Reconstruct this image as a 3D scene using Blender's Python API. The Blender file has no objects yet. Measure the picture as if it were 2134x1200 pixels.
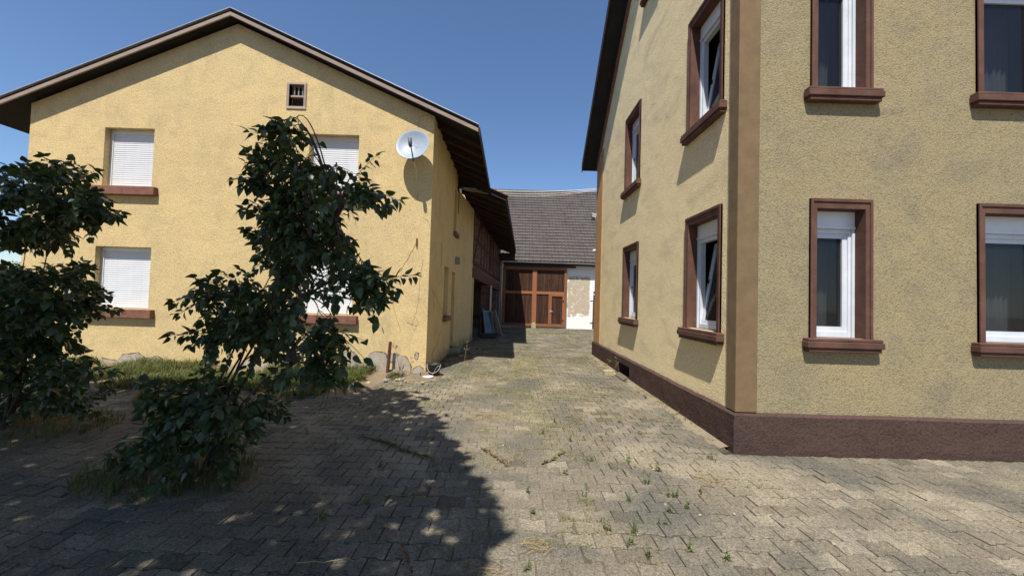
import bpy, math, random
from mathutils import Vector, Matrix, noise as mnoise
R = random.Random(7)
scene = bpy.context.scene
COL = scene.collection
# ------------------------------------------------------------------ camera, sky, sun, exposure
F, PITCH, ROLL, YAW, EYE = 798.85, .0293, .0293, .0053, 1.6
def _rot(d):
    x, y, z = d
    c, s = math.cos(PITCH), math.sin(PITCH); y, z = c*y - s*z, s*y + c*z
    c, s = math.cos(YAW), math.sin(YAW);     x, y = c*x + s*y, -s*x + c*y
    return Vector((x, y, z))
cr, sr = math.cos(ROLL), math.sin(ROLL)
ax_r, ax_u, ax_f = _rot((cr, 0, sr)), _rot((-sr, 0, cr)), _rot((0, 1, 0))
cd = bpy.data.cameras.new('camera'); cam = bpy.data.objects.new('camera', cd); COL.objects.link(cam)
m = Matrix.Identity(4)
for i in range(3):
    m[i][0], m[i][1], m[i][2] = ax_r[i], ax_u[i], -ax_f[i]
m[2][3] = EYE
cam.matrix_world = m
cd.sensor_width = 36; cd.lens = F/2134*36; cd.clip_end = 2000; cd.clip_start = .05
scene.camera = cam
SUN = Vector((-.175, -.54, 1)).normalized()          # towards the sun
w = bpy.data.worlds.new('World'); scene.world = w; w.use_nodes = True
wn = w.node_tree.nodes; bg = wn['Background']
sky = wn.new('ShaderNodeTexSky'); sky.sky_type = 'NISHITA'; sky.sun_disc = False
sky.sun_elevation = math.asin(SUN.z); sky.sun_rotation = math.atan2(SUN.x, SUN.y)
sky.air_density = 1.0; sky.dust_density = .15; sky.ozone_density = 6.5; sky.altitude = 100
w.node_tree.links.new(sky.outputs[0], bg.inputs[0]); bg.inputs[1].default_value = .092
sd = bpy.data.lights.new('sun', 'SUN'); sd.energy = 4.4; sd.angle = math.radians(.53); sd.color = (1, .95, .87)
so = bpy.data.objects.new('sun', sd); COL.objects.link(so)
so.rotation_euler = SUN.to_track_quat('Z', 'Y').to_euler(); so.location = (0, 0, 30)
scene.view_settings.view_transform = 'Standard'; scene.view_settings.look = 'None'
scene.view_settings.exposure = .68; scene.view_settings.gamma = 1

# ------------------------------------------------------------------ picture -> place helpers (positions measured from the photograph)
def ray(u, v):
    u -= 1067; v -= 600
    u, v = cr*u + sr*v, -sr*u + cr*v
    return _rot((u/F, 1, -v/F))
def on_x(u, v, X): d = ray(u, v); return Vector((0, 0, EYE)) + d*(X/d.x)
def on_y(u, v, Y): d = ray(u, v); return Vector((0, 0, EYE)) + d*(Y/d.y)
def on_z(u, v, Z=0): d = ray(u, v); return Vector((0, 0, EYE)) + d*((Z-EYE)/d.z)
def to_px(p):
    q = p - Vector((0, 0, EYE)); f = q.dot(ax_f)
    if f <= .01: return None
    return (1067 + F*q.dot(ax_r)/f, 600 - F*q.dot(ax_u)/f, f)

# ------------------------------------------------------------------ materials
class G:
    def __init__(s, name, rough=.85, spec=.3):
        s.m = bpy.data.materials.new(name); s.m.use_nodes = True
        s.nt = s.m.node_tree; s.b = s.nt.nodes['Principled BSDF']
        s.b.inputs['Roughness'].default_value = rough; s.b.inputs['Specular IOR Level'].default_value = spec
        s.tc = None
    def n(s, t, **k):
        x = s.nt.nodes.new('ShaderNode'+t)
        for a, v in k.items(): setattr(x, a, v)
        return x
    def link(s, a, b): s.nt.links.new(a, b)
    def vec(s, sc=(1, 1, 1), rot=(0, 0, 0)):
        if s.tc is None: s.tc = s.n('TexCoord')
        if sc == (1, 1, 1) and rot == (0, 0, 0): return s.tc.outputs['Object']
        mp = s.n('Mapping'); mp.inputs['Scale'].default_value = sc; mp.inputs['Rotation'].default_value = rot
        s.link(s.tc.outputs['Object'], mp.inputs[0]); return mp.outputs[0]
    def wpos(s): return s.n('NewGeometry').outputs['Position']
    def noise(s, scale, detail=4, rough=.55, v=None, dist=0):
        x = s.n('TexNoise'); x.inputs['Scale'].default_value = scale; x.inputs['Detail'].default_value = detail
        x.inputs['Roughness'].default_value = rough; x.inputs['Distortion'].default_value = dist
        s.link(v if v is not None else s.vec(), x.inputs['Vector']); return x.outputs['Fac']
    def ramp(s, fac, stops):
        x = s.n('ValToRGB'); e = x.color_ramp.elements
        while len(e) < len(stops): e.new(.5)
        for i, (p, c) in enumerate(stops):
            e[i].position = p
            e[i].color = (c, c, c, 1) if isinstance(c, (int, float)) else (*c, 1)
        s.link(fac, x.inputs[0]); return x.outputs[0]
    def mix(s, fac, a, b, mode='MIX'):
        x = s.n('Mix', data_type='RGBA', blend_type=mode)
        for i, q in ((0, fac), (6, a), (7, b)):
            if isinstance(q, (int, float)): x.inputs[i].default_value = q if i == 0 else (q, q, q, 1)
            elif isinstance(q, tuple): x.inputs[i].default_value = (*q, 1)
            else: s.link(q, x.inputs[i])
        return x.outputs[2]
    def math(s, op, a, b=0, clamp=False):
        x = s.n('Math', operation=op); x.use_clamp = clamp
        for i, q in enumerate((a, b)):
            if isinstance(q, (int, float)): x.inputs[i].default_value = q
            else: s.link(q, x.inputs[i])
        return x.outputs[0]
    def rnd(s):
        a = s.n('ObjectInfo').outputs['Random']; b = s.n('NewGeometry').outputs['Random Per Island']
        return s.math('FRACT', s.math('ADD', s.math('MULTIPLY', a, 7.3), b))
    def bump(s, h, strength=.5, dist=.01, nrm=None):
        x = s.n('Bump'); x.inputs['Strength'].default_value = strength; x.inputs['Distance'].default_value = dist
        s.link(h, x.inputs['Height'])
        if nrm is not None: s.link(nrm, x.inputs['Normal'])
        return x.outputs[0]
    def color(s, c):
        if isinstance(c, tuple): s.b.inputs['Base Color'].default_value = (*c, 1)
        else: s.link(c, s.b.inputs['Base Color'])
    def normal(s, n): s.link(n, s.b.inputs['Normal'])

def plain(name, c, rough=.6, var=.18, scale=9, bump=.0, spec=.3, metal=0):
    g = G(name, rough, spec)
    f = g.ramp(g.noise(scale, 6, .65), [(.25, 1-var*1.6), (.75, 1+var*.4)])
    g.color(g.mix(1.0, c, f, 'MULTIPLY'))
    if bump: g.normal(g.bump(g.noise(scale*8, 4), bump, .004))
    g.b.inputs['Metallic'].default_value = metal
    return g.m

def stucco(name, c1, c2, dirt, dirt_amt, bstr, grain=62, streak=(1, 1, 1), rot=(0, 0, 0), low=.25, damp=None):
    g = G(name, .95, .15)
    big = g.noise(.9, 6, .6); med = g.noise(2.3, 6, .62, g.vec(streak, rot), .4); fine = g.noise(grain*.78, 3, .7)
    c = g.mix(g.ramp(big, [(.35, 0.), (.68, 1.)]), c1, c2)
    c = g.mix(g.math('MULTIPLY', g.ramp(med, [(.50, 0.), (.72, 1.)]), dirt_amt), c, dirt)
    c = g.mix(1.0, c, g.ramp(fine, [(.33, .66), (.50, 1.0), (.68, 1.10)]), 'MULTIPLY')
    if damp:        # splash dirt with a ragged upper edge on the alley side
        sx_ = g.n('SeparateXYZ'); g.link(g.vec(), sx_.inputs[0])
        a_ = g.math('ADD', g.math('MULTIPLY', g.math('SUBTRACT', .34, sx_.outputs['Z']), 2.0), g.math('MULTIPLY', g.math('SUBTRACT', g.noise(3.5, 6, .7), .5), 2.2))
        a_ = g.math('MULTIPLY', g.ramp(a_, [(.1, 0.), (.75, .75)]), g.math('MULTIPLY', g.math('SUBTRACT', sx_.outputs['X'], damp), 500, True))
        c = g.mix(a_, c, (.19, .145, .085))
        b_ = g.math('MULTIPLY', g.ramp(g.noise(1.6, 7, .7, g.vec((1, 1, .28))), [(.55, 0.), (.66, .35)]), 1.0)
        c = g.mix(b_, c, (.42, .33, .19))
    g.color(c)
    v = g.n('TexVoronoi'); v.inputs['Scale'].default_value = grain; g.link(g.vec(), v.inputs['Vector'])
    h = g.math('ADD', g.math('MULTIPLY', g.noise(grain, 4, .7), 1.2), g.math('MULTIPLY', v.outputs['Distance'], -.5))
    b0 = g.bump(g.noise(3.2, 3, .5), low, .06)
    g.normal(g.bump(h, bstr, .016, b0))
    return g.m

def wood(name, c1, c2, rough=.7, scale=14, along='Z', spec=.25):
    g = G(name, rough, spec)
    sc = {'Z': (scale, scale, scale*.06), 'X': (scale*.06, scale, scale), 'Y': (scale, scale*.06, scale)}[along]
    f = g.noise(1, 8, .7, g.vec(sc), 1.0)
    r = g.rnd()
    c = g.mix(g.ramp(f, [(.3, 0.), (.7, 1.)]), c1, c2)
    c = g.mix(1.0, c, g.ramp(r, [(0, .72), (1, 1.2)]), 'MULTIPLY')
    g.color(c); g.normal(g.bump(f, .35, .004)); return g.m

M = {}
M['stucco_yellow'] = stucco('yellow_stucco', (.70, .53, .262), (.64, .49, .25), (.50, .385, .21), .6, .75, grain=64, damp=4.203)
M['stucco_cream'] = stucco('cream_stucco', (.90, .735, .43), (.85, .69, .41), (.58, .475, .30), .6, .85, grain=60, streak=(1, .55, 1.25), rot=(.45, 0, 0), low=.5)
M['stucco_sun_dimmed'] = stucco('sun_dimmed_tan_stucco', (.33, .265, .145), (.29, .24, .145), (.22, .19, .13), .7, .5)  # front wall tone darkened in colour so direct sun does not overexpose it
M['ochre_dull'] = plain('dimmed_ochre_paint', (.20, .135, .07), .85, .2, 5, .25)  # darker copy of the ochre, dimmed in colour where the near corner was too bright
M['ochre'] = plain('ochre_paint', (.50, .29, .12), .85, .2, 5, .25)
M['plinth'] = stucco('brown_plinth_paint', (.088, .052, .043), (.074, .046, .038), (.06, .04, .036), .6, .45, grain=40, low=.6)
M['brown_trim'] = plain('brown_stone_paint', (.135, .066, .046), .85, .34, 4, .4)
M['sill_brown'] = plain('reddish_sill_paint', (.23, .105, .072), .8, .3, 9, .3)
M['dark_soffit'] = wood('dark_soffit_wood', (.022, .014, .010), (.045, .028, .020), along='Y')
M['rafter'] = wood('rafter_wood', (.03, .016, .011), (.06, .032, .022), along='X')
M['verge'] = wood('weathered_verge_wood', (.30, .215, .17), (.42, .33, .27), along='X')
M['verge_brown'] = wood('brown_verge_wood', (.17, .082, .05), (.23, .115, .07), along='Y')
M['roof_dark'] = plain('dark_roof_edge', (.025, .022, .022), .8, .3, 4)
M['zinc'] = plain('zinc_flashing', (.55, .56, .58), .4, .15, 5, metal=.6)
M['pvc'] = plain('white_pvc', (.74, .75, .75), .35, .08, 4, spec=.5)
M['pvc_grey'] = plain('greyed_pvc_frame', (.66, .70, .75), .4, .12, 4, spec=.5)
M['shutter'] = plain('white_shutter_slat', (.74, .75, .77), .45, .08, 5, spec=.4)
M['curtain'] = plain('net_curtain', (.55, .55, .55), .9, .1, 6)
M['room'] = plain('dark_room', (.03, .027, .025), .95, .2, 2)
M['dark'] = plain('black_metal', (.02, .02, .021), .5, .2, 8, spec=.4)
M['mortar'] = plain('bare_grey_render', (.43, .375, .295), .95, .25, 14, .6)
M['mortar_edge'] = plain('crumbled_plaster_edge', (.17, .12, .07), .95, .3, 20, .3)
M['crack'] = plain('crack_line', (.20, .135, .06), .95, .3, 20)
M['dish'] = plain('satellite_dish_paint', (.29, .34, .415), .45, .08, 5, spec=.4)
M['lnb'] = plain('grey_feed_plastic', (.10, .11, .12), .5, .15, 20)
M['wire'] = plain('white_cable', (.62, .60, .56), .6, .15, 6)
M['wire_dark'] = plain('dark_cable', (.12, .09, .05), .7, .2, 6)
M['rust'] = plain('rusty_pipe', (.14, .055, .035), .9, .5, 26, .5)
M['black_plastic'] = plain('black_plastic', (.022, .026, .030), .45, .25, 8, spec=.5)
M['stone_grey'] = plain('grey_stone', (.30, .285, .25), .95, .3, 14, .6)
M['stone_pale'] = plain('pale_yellow_stone', (.44, .37, .22), .95, .25, 12, .6)
M['plate'] = plain('white_ceramic', (.80, .78, .70), .5, .05, 5)
M['timber'] = wood('dark_red_timber', (.034, .016, .013), (.055, .025, .020))
M['beam'] = wood('red_brown_beam', (.075, .027, .023), (.11, .042, .034), along='Y')
M['gate_frame'] = wood('orange_brown_gate_frame', (.225, .086, .036), (.30, .125, .056))
M['gate_rail'] = wood('orange_brown_gate_rail', (.225, .086, .036), (.30, .125, .056), along='X')
M['brick'] = None
g = G('shed_brick', .95, .1)
g.color(g.mix(g.rnd(), (.13, .068, .050), (.22, .14, .105))); g.normal(g.bump(g.noise(60, 4), .5, .005)); M['brick'] = g.m
M['infill'] = plain('infill_mortar', (.19, .16, .13), .95, .2, 12, .3)
g = G('gate_board', .8, .2)       # weathered boards, dark stain with worn streaks
v = g.vec((26, 26, 1.2)); f = g.noise(1, 8, .72, v, .6)
c = g.mix(g.ramp(f, [(.42, 0.), (.66, 1.)]), (.030, .015, .010), (.105, .047, .026))
c = g.mix(g.ramp(g.noise(1, 6, .7, g.vec((40, 40, 2.6))), [(.64, 0.), (.72, 1.)]), c, (.26, .13, .07))
g.color(g.mix(1.0, c, g.ramp(g.rnd(), [(0, .7), (1, 1.25)]), 'MULTIPLY')); g.normal(g.bump(f, .4, .004)); M['board'] = g.m
g = G('roof_tile', .8, .25)
c = g.mix(g.rnd(), (.072, .060, .054), (.098, .083, .074))
c = g.mix(g.ramp(g.noise(.9, 5), [(.4, 0.), (.7, .5)]), c, (.105, .094, .086))
c = g.mix(g.ramp(g.noise(9, 3, .6), [(.71, 0.), (.76, .8)]), c, (.5, .48, .44))
g.color(c); M['tile'] = g.m
M['red_tile'] = plain('red_clay_tile', (.20, .085, .055), .9, .35, 8, .3)
g = G('peeling_barn_wall', .95, .15)      # white lime wash flaked off to the tan render
sepz = g.n('SeparateXYZ'); g.link(g.wpos(), sepz.inputs[0])
zz = sepz.outputs['Z']; xx = sepz.outputs['X']
nn = g.noise(2.0, 8, .68)
def band(a, lo, hi, s): return g.math('MULTIPLY', g.math('MULTIPLY', g.math('SUBTRACT', a, lo), s, True), g.math('MULTIPLY', g.math('SUBTRACT', hi, a), s, True), True)
wob = g.math('MULTIPLY', g.math('SUBTRACT', g.noise(1.7, 6, .7), .5), 1.6)
mask = g.math('MULTIPLY', band(g.math('ADD', zz, wob), .45, 3.25, 2.4), band(g.math('ADD', xx, g.math('MULTIPLY', wob, .2)), 3.22, 4.74, 6))
nz = g.math('ADD', g.math('MULTIPLY', mask, .36), g.math('ADD', g.math('MULTIPLY', g.noise(3.2, 9, .78), .95), 0))
c = g.mix(g.ramp(nz, [(.735, 0.), (.775, 1.)]), (.80, .79, .76), g.mix(g.noise(7, 5), (.40, .32, .22), (.52, .45, .34)))
g.color(c); g.normal(g.bump(nz, .6, .02)); M['lime'] = g.m
# ground and paving
g = G('concrete_paver', .95, .15)
wp = g.wpos()
r_ = g.rnd(); c = g.mix(r_, (.150, .127, .092), (.190, .162, .117))
c = g.mix(1.0, c, g.ramp(r_, [(0, .70), (.05, .74), (.07, 1.), (.92, 1.), (.94, 1.22), (1, 1.3)]), 'MULTIPLY')
c = g.mix(g.ramp(g.noise(1.1, 5, .6, wp, .5), [(.44, 0.), (.62, .85)]), c, (.094, .092, .076))
c = g.mix(g.ramp(g.noise(.8, 5, .6, g.math('ADD', 0, 0) if False else wp, 1.2), [(.50, 0.), (.66, .8)]), c, (.26, .22, .155))
c = g.mix(1.0, c, g.ramp(g.noise(190, 3, .75, wp), [(.30, .45), (.50, 1.), (.66, 1.75)]), 'MULTIPLY')
c = g.mix(1.0, c, g.ramp(g.noise(48, 4, .75, wp), [(.32, .58), (.66, 1.38)]), 'MULTIPLY')
c = g.mix(g.ramp(g.noise(62, 2, .6, wp), [(.685, 0.), (.72, .8)]), c, (.36, .33, .27))
g.color(c)
g.normal(g.bump(g.noise(170, 4, .7, wp), .55, .004)); M['paver'] = g.m
g = G('joint_sand', 1, .1)
wp = g.wpos(); sx = g.n('SeparateXYZ'); g.link(wp, sx.inputs[0])
c = g.mix(g.ramp(g.noise(3, 6, .65, wp), [(.35, 0.), (.65, 1.)]), (.10, .080, .055), (.235, .20, .145))
at_ = g.n('Attribute', attribute_name='sand_fill')      # dark humus in the open joints, pale sand where traffic packs them
c = g.mix(g.math('ADD', g.math('MULTIPLY', at_.outputs['Fac'], .9), g.math('MULTIPLY', g.math('SUBTRACT', g.noise(2.4, 5, .6, wp), .5), .8), True), (.050, .040, .028), c)
far = g.math('MULTIPLY', g.math('SUBTRACT', sx.outputs['Y'], 4.5), .2, True)      # moss has colonised the far, untrodden part
mo = g.math('ADD', g.noise(1.4, 6, .65, wp), g.math('MULTIPLY', far, .09))
c = g.mix(g.ramp(mo, [(.52, 0.), (.66, .9)]), c, (.15, .155, .060))
c = g.mix(1.0, c, g.ramp(g.noise(140, 3, .7, wp), [(.3, .6), (.7, 1.35)]), 'MULTIPLY')
g.color(c); g.normal(g.bump(g.noise(110, 5, .7, wp), .8, .006)); M['joint'] = g.m
g = G('dry_earth', 1, .1)
wp = g.wpos()
c = g.mix(g.noise(2.2, 6, .65, wp), (.17, .125, .08), (.30, .24, .165))
c = g.mix(1.0, c, g.ramp(g.noise(90, 4, .7, wp), [(.3, .6), (.7, 1.3)]), 'MULTIPLY')
g.color(c); g.normal(g.bump(g.noise(45, 6, .7, wp), 1., .02)); M['earth'] = g.m
g = G('sandy_dirt', 1, .1)
wp = g.wpos(); c = g.mix(g.noise(4, 6, .65, wp), (.21, .165, .11), (.33, .27, .185)); c = g.mix(1.0, c, g.ramp(g.noise(90, 4, .7, wp), [(.3, .6), (.7, 1.3)]), 'MULTIPLY'); g.color(c); g.normal(g.bump(g.noise(60, 5, .7, wp), .9, .01)); M['sandy'] = g.m
def leafmat(name, a, b, rough=.5, spec=.35, trans=.12):
    g = G(name, rough, spec); g.color(g.mix(g.rnd(), a, b))
    t = g.n('BsdfTranslucent'); t.inputs[0].default_value = (b[0]*1.6, b[1]*1.7, b[2]*.8, 1)
    mx = g.n('MixShader'); mx.inputs[0].default_value = trans
    o = g.nt.nodes['Material Output']
    g.link(g.b.outputs[0], mx.inputs[1]); g.link(t.outputs[0], mx.inputs[2]); g.link(mx.outputs[0], o.inputs[0]); return g.m
M['leaf'] = leafmat('lilac_leaf', (.026, .044, .014), (.065, .095, .028), .40, .45, .12)
M['tree_leaf'] = leafmat('tree_leaf', (.025, .045, .012), (.06, .09, .03), .5, .3, .05)
M['grass'] = leafmat('grass_blade', (.105, .125, .035), (.25, .235, .085), .6, .25, .2)
M['grass_dark'] = leafmat('lush_grass', (.045, .07, .02), (.15, .155, .055), .6, .25, .2)
M['olive_grass'] = leafmat('olive_dry_grass', (.17, .165, .05), (.36, .30, .12), .7, .2, .2)
M['weed_leaf'] = leafmat('weed_leaf', (.07, .105, .03), (.15, .18, .055), .55, .3, .2)
M['straw'] = leafmat('dry_straw', (.22, .16, .075), (.36, .27, .13), .8, .15, .1)
M['brown_litter'] = leafmat('brown_litter', (.12, .065, .035), (.22, .135, .07), .9, .1, .05)
M['bark'] = plain('twig_bark', (.085, .062, .045), .9, .3, 30, .4)
g = G('window_glass', .03, .5)
g.color((.02, .022, .025)); g.b.inputs['Transmission Weight'].default_value = 0
tr = g.n('BsdfTransparent'); tr.inputs[0].default_value = (.85, .88, .9, 1)
mx = g.n('MixShader'); mx.inputs[0].default_value = .55
o = g.nt.nodes['Material Output']
g.link(g.b.outputs[0], mx.inputs[1]); g.link(tr.outputs[0], mx.inputs[2]); g.link(mx.outputs[0], o.inputs[0]); M['glass'] = g.m

# ------------------------------------------------------------------ mesh helpers
BASE = {}
def tag(o, label=None, cat=None, group=None, kind=None):
    for k, v in (('label', label), ('category', cat), ('group', group), ('kind', kind)):
        if v: o[k] = v
    return o
def thing(name, loc, label, cat, group=None, kind=None):
    o = bpy.data.objects.new(name, None); COL.objects.link(o); o.location = loc; o.empty_display_size = .2
    BASE[o] = Vector(loc); return tag(o, label, cat, group, kind)
class MB:
    def __init__(s): s.v = []; s.f = []
    def quad(s, *p): i = len(s.v); s.v += [Vector(q) for q in p]; s.f.append(tuple(range(i, i+len(p)))); return s
    poly = quad
    def box(s, a, b, mat=None):
        x0, y0, z0 = a; x1, y1, z1 = b
        P = [Vector(q) for q in ((x0,y0,z0),(x1,y0,z0),(x1,y1,z0),(x0,y1,z0),(x0,y0,z1),(x1,y0,z1),(x1,y1,z1),(x0,y1,z1))]
        if mat is not None: P = [mat @ q for q in P]
        return s.hexa(P)
    def hexa(s, P):
        i = len(s.v); s.v += [Vector(q) for q in P]
        for q in ((0,3,2,1),(4,5,6,7),(0,1,5,4),(1,2,6,5),(2,3,7,6),(3,0,4,7)): s.f.append(tuple(i+k for k in q))
        return s
    def beam(s, a, b, wdt, thk, side):
        """bar from a to b, width along `side`, thickness across"""
        a, b = Vector(a), Vector(b); d = (b-a).normalized(); side = (Vector(side) - d*Vector(side).dot(d)).normalized(); n = d.cross(side)
        P = []
        for e in (a, b):
            for p, q in ((-1,-1),(1,-1),(1,1),(-1,1)): P.append(e + side*wdt/2*p + n*thk/2*q)
        return s.hexa(P)
    def prism(s, pts, off):
        """closed polygon pushed along off"""
        off = Vector(off); i = len(s.v); n = len(pts); s.v += [Vector(p) for p in pts] + [Vector(p)+off for p in pts]
        s.f.append(tuple(range(i+n-1, i-1, -1))); s.f.append(tuple(range(i+n, i+2*n)))
        for k in range(n): s.f.append((i+k, i+(k+1) % n, i+n+(k+1) % n, i+n+k))
        return s
    def tube(s, path, r0, r1=None, n=6, cap=True):
        path = [Vector(p) for p in path]; r1 = r0 if r1 is None else r1; i0 = len(s.v); L = len(path)
        for k, p in enumerate(path):
            d = (path[min(k+1, L-1)] - path[max(k-1, 0)]).normalized()
            a = d.cross(Vector((0, 0, 1)) if abs(d.z) < .9 else Vector((1, 0, 0))).normalized(); b = d.cross(a)
            r = r0 + (r1-r0)*k/max(1, L-1)
            for j in range(n):
                t = 2*math.pi*j/n; s.v.append(p + a*r*math.cos(t) + b*r*math.sin(t))
        for k in range(L-1):
            for j in range(n):
                s.f.append((i0+k*n+j, i0+k*n+(j+1) % n, i0+(k+1)*n+(j+1) % n, i0+(k+1)*n+j))
        if cap: s.f.append(tuple(i0+j for j in range(n))[::-1]); s.f.append(tuple(i0+(L-1)*n+j for j in range(n)))
        return s
    def lathe(s, prof, org, n=20, axis=None):
        i0 = len(s.v); org = Vector(org); q = (Vector(axis).to_track_quat('Z', 'Y').to_matrix() if axis else Matrix.Identity(3))
        for r, z in prof:
            for j in range(n):
                t = 2*math.pi*j/n; s.v.append(org + q @ Vector((r*math.cos(t), r*math.sin(t), z)))
        for k in range(len(prof)-1):
            for j in range(n):
                s.f.append((i0+k*n+j, i0+k*n+(j+1) % n, i0+(k+1)*n+(j+1) % n, i0+(k+1)*n+j))
        return s
    def add(s, verts, faces):
        i = len(s.v); s.v += verts; s.f += [tuple(i+k for k in f) for f in faces]; return s
    def mesh(s, name, mat, base=None, smooth=False, bevel=0):
        me = bpy.data.meshes.new(name); b = base or Vector((0, 0, 0))
        me.from_pydata([tuple(v-b) for v in s.v], [], s.f); me.materials.append(M[mat] if isinstance(mat, str) else mat)
        if smooth: me.polygons.foreach_set('use_smooth', [True]*len(me.polygons))
        me.update(); return me
    def build(s, name, mat, parent=None, smooth=False, loc=None, kind=None, label=None, bevel=0):
        base = BASE.get(parent, Vector((0, 0, 0))) if parent else Vector(loc or (0, 0, 0))
        me = s.mesh(name, mat, base, smooth)
        o = bpy.data.objects.new(name, me); COL.objects.link(o)
        if parent: o.parent = parent
        else: o.location = base
        BASE[o] = base
        if kind: o['kind'] = kind
        if label: o['label'] = label
        if bevel:
            md = o.modifiers.new('edge', 'BEVEL'); md.width = bevel; md.segments = 2; md.limit_method = 'ANGLE'
        return o
def inst(me, name, parent, mat4):
    o = bpy.data.objects.new(name, me); COL.objects.link(o); o.parent = parent
    b = BASE.get(parent, Vector((0, 0, 0))) if parent else Vector((0, 0, 0))
    o.matrix_local = Matrix.Translation(-b) @ mat4; return o
def clip(poly, a, b):
    """keep the part of 2-D poly left of a->b"""
    out = []; ex, ey = b[0]-a[0], b[1]-a[1]
    sd = lambda p: ex*(p[1]-a[1]) - ey*(p[0]-a[0])
    for i in range(len(poly)):
        p, q = poly[i], poly[(i+1) % len(poly)]; sp, sq = sd(p), sd(q)
        if sp >= -1e-9: out.append(p)
        if (sp > 1e-9 and sq < -1e-9) or (sp < -1e-9 and sq > 1e-9):
            t = sp/(sp-sq); out.append((p[0]+(q[0]-p[0])*t, p[1]+(q[1]-p[1])*t))
    return out
def wall(mb, P0, U, outline, holes, inward, depth=.2, cell=None):
    """vertical wall sheet: P0 + U*u + Z*v, convex ccw outline in (u,v), rectangular holes with reveals going `inward`"""
    P0, U, inward = Vector(P0), Vector(U).normalized(), Vector(inward).normalized(); Z = Vector((0, 0, 1))
    us = sorted({p[0] for p in outline} | {h[0] for h in holes} | {h[2] for h in holes})
    vs = sorted({p[1] for p in outline} | {h[1] for h in holes} | {h[3] for h in holes})
    P = lambda u, v, d=0: P0 + U*u + Z*v + inward*d
    for i in range(len(us)-1):
        for j in range(len(vs)-1):
            a, b, c, d = us[i], vs[j], us[i+1], vs[j+1]
            if any(h[0]-1e-6 <= a and c <= h[2]+1e-6 and h[1]-1e-6 <= b and d <= h[3]+1e-6 for h in holes): continue
            q = [(a, b), (c, b), (c, d), (a, d)]
            for k in range(len(outline)):
                q = clip(q, outline[k], outline[(k+1) % len(outline)])
                if len(q) < 3: break
            if len(q) >= 3: mb.poly(*[P(*t) for t in q])
    for (a, b, c, d) in holes:
        for (p, q) in (((a, b), (c, b)), ((c, b), (c, d)), ((c, d), (a, d)), ((a, d), (a, b))):
            mb.quad(P(*p), P(*q), P(*q, depth), P(*p, depth))

# ------------------------------------------------------------------ the ground
gr = MB(); gr.quad((-600, -600, -.05), (600, -600, -.05), (600, 600, -.05), (-600, 600, -.05))
tag(gr.build('ground', 'earth'), kind='structure')
BEDS = ((-2.85, 3.35, .62, .42), (-5.5, 4.35, .95, .6))
def in_bed(x, y, k=1): return any(((x-a)/c)**2 + ((y-b)/d)**2 < k*(1+.25*mnoise.noise(Vector((x*2, y*2, 7)))) for a, b, c, d in BEDS)
def in_yard(x, y):
    if in_bed(x, y): return False
    if y < 7.35: 
        if x < -2.7 and y > 5.75 + .35*math.sin(x*1.7): return False
        return x < 2.42 or y < 4.2
    if y < 8.2: return -1.35 - .25*math.sin(y*5) < x < 2.42
    if y < 11.6: return -1.62 < x < 2.42
    if y < 22.2: return -1.62+.108*(y-11.85) < x < (2.42 if y < 11.55 else 7)
    return False
def heave(x, y): return .012*mnoise.noise(Vector((x*.55, y*.55, 3))) + .004*mnoise.noise(Vector((x*2, y*2, 9)))
def worn(x, y):      # 1 where traffic has filled the joints, 0 where they stand open
    c = .15 - .06*(y-3); d = abs(x-c)
    return max(0, min(1, (1.0 + .25*mnoise.noise(Vector((x*.8, y*.8, 1))) - d)*1.8))
yard = thing('courtyard_paving', (0, 0, 0), None, None, kind='structure')
NX0, NX1, NY0, NY1, ST = -10.5, 10.5, -1., 22.4, .08
jb = MB(); nx = int((NX1-NX0)/ST); ny = int((NY1-NY0)/ST); vid = {}
FILL = []
def jv(i, j):
    if (i, j) not in vid:
        x, y = NX0+i*ST, NY0+j*ST; vid[i, j] = len(jb.v)
        wv = worn(x, y)
        far = max(0, min(1, (y-8)/6))
        z = heave(x, y) - .020 + .0165*max(wv, far*.7) + .003*mnoise.noise(Vector((x*7, y*7, 5)))
        jb.v.append(Vector((x, y, z))); FILL.append(max(wv, far))
    return vid[i, j]
for i in range(nx):
    for j in range(ny):
        x, y = NX0+(i+.5)*ST, NY0+(j+.5)*ST
        if (in_yard(x, y) or in_yard(x+.1, y+.1) or in_yard(x-.1, y-.1)) and x > -1.45*y-4.5 and x < 1.45*y+5:
            jb.f.append((jv(i, j), jv(i+1, j), jv(i+1, j+1), jv(i, j+1)))
jo = jb.build('joint_sand', 'joint', yard, smooth=True, kind='stuff')
at_ = jo.data.attributes.new('sand_fill', 'FLOAT', 'POINT'); at_.data.foreach_set('value', FILL)
# interlocking bone-shaped paving stones
PL, WW, WN, GAP, PITCH_Y = .205, .166, .128, .0040, .147
def bone():
    hw, hn, e = WW/2-GAP, WN/2-GAP, PL/2-GAP
    top = [(-e, hw), (-.062, hw), (-.034, hn), (.034, hn), (.062, hw), (e, hw)]
    o = [(x, y) for x, y in reversed(top)] + [(x, -y) for x, y in top]     # ccw
    return o
BO = bone(); NB = len(BO)
def paver_geo():
    v = []
    for sx_, z in ((.945, 0.), (1., -.004), (1., -.045)):
        for x, y in BO:
            k = 1 if sx_ == 1 else None
            if k is None: x2 = x - math.copysign(.004, x); y2 = y - math.copysign(.004, y)
            else: x2, y2 = x, y
            v.append(Vector((x2, y2, z)))
    f = [tuple(range(NB))]
    for r in range(2):
        for k in range(NB): f.append((r*NB+k, (r+1)*NB+k, (r+1)*NB+(k+1) % NB, r*NB+(k+1) % NB))
    return v, f
PV, PF = paver_geo()
pm = MB().add(PV, PF).mesh('paving_stone', 'paver')
cand = []
row = 0; y = 1.3
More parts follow.
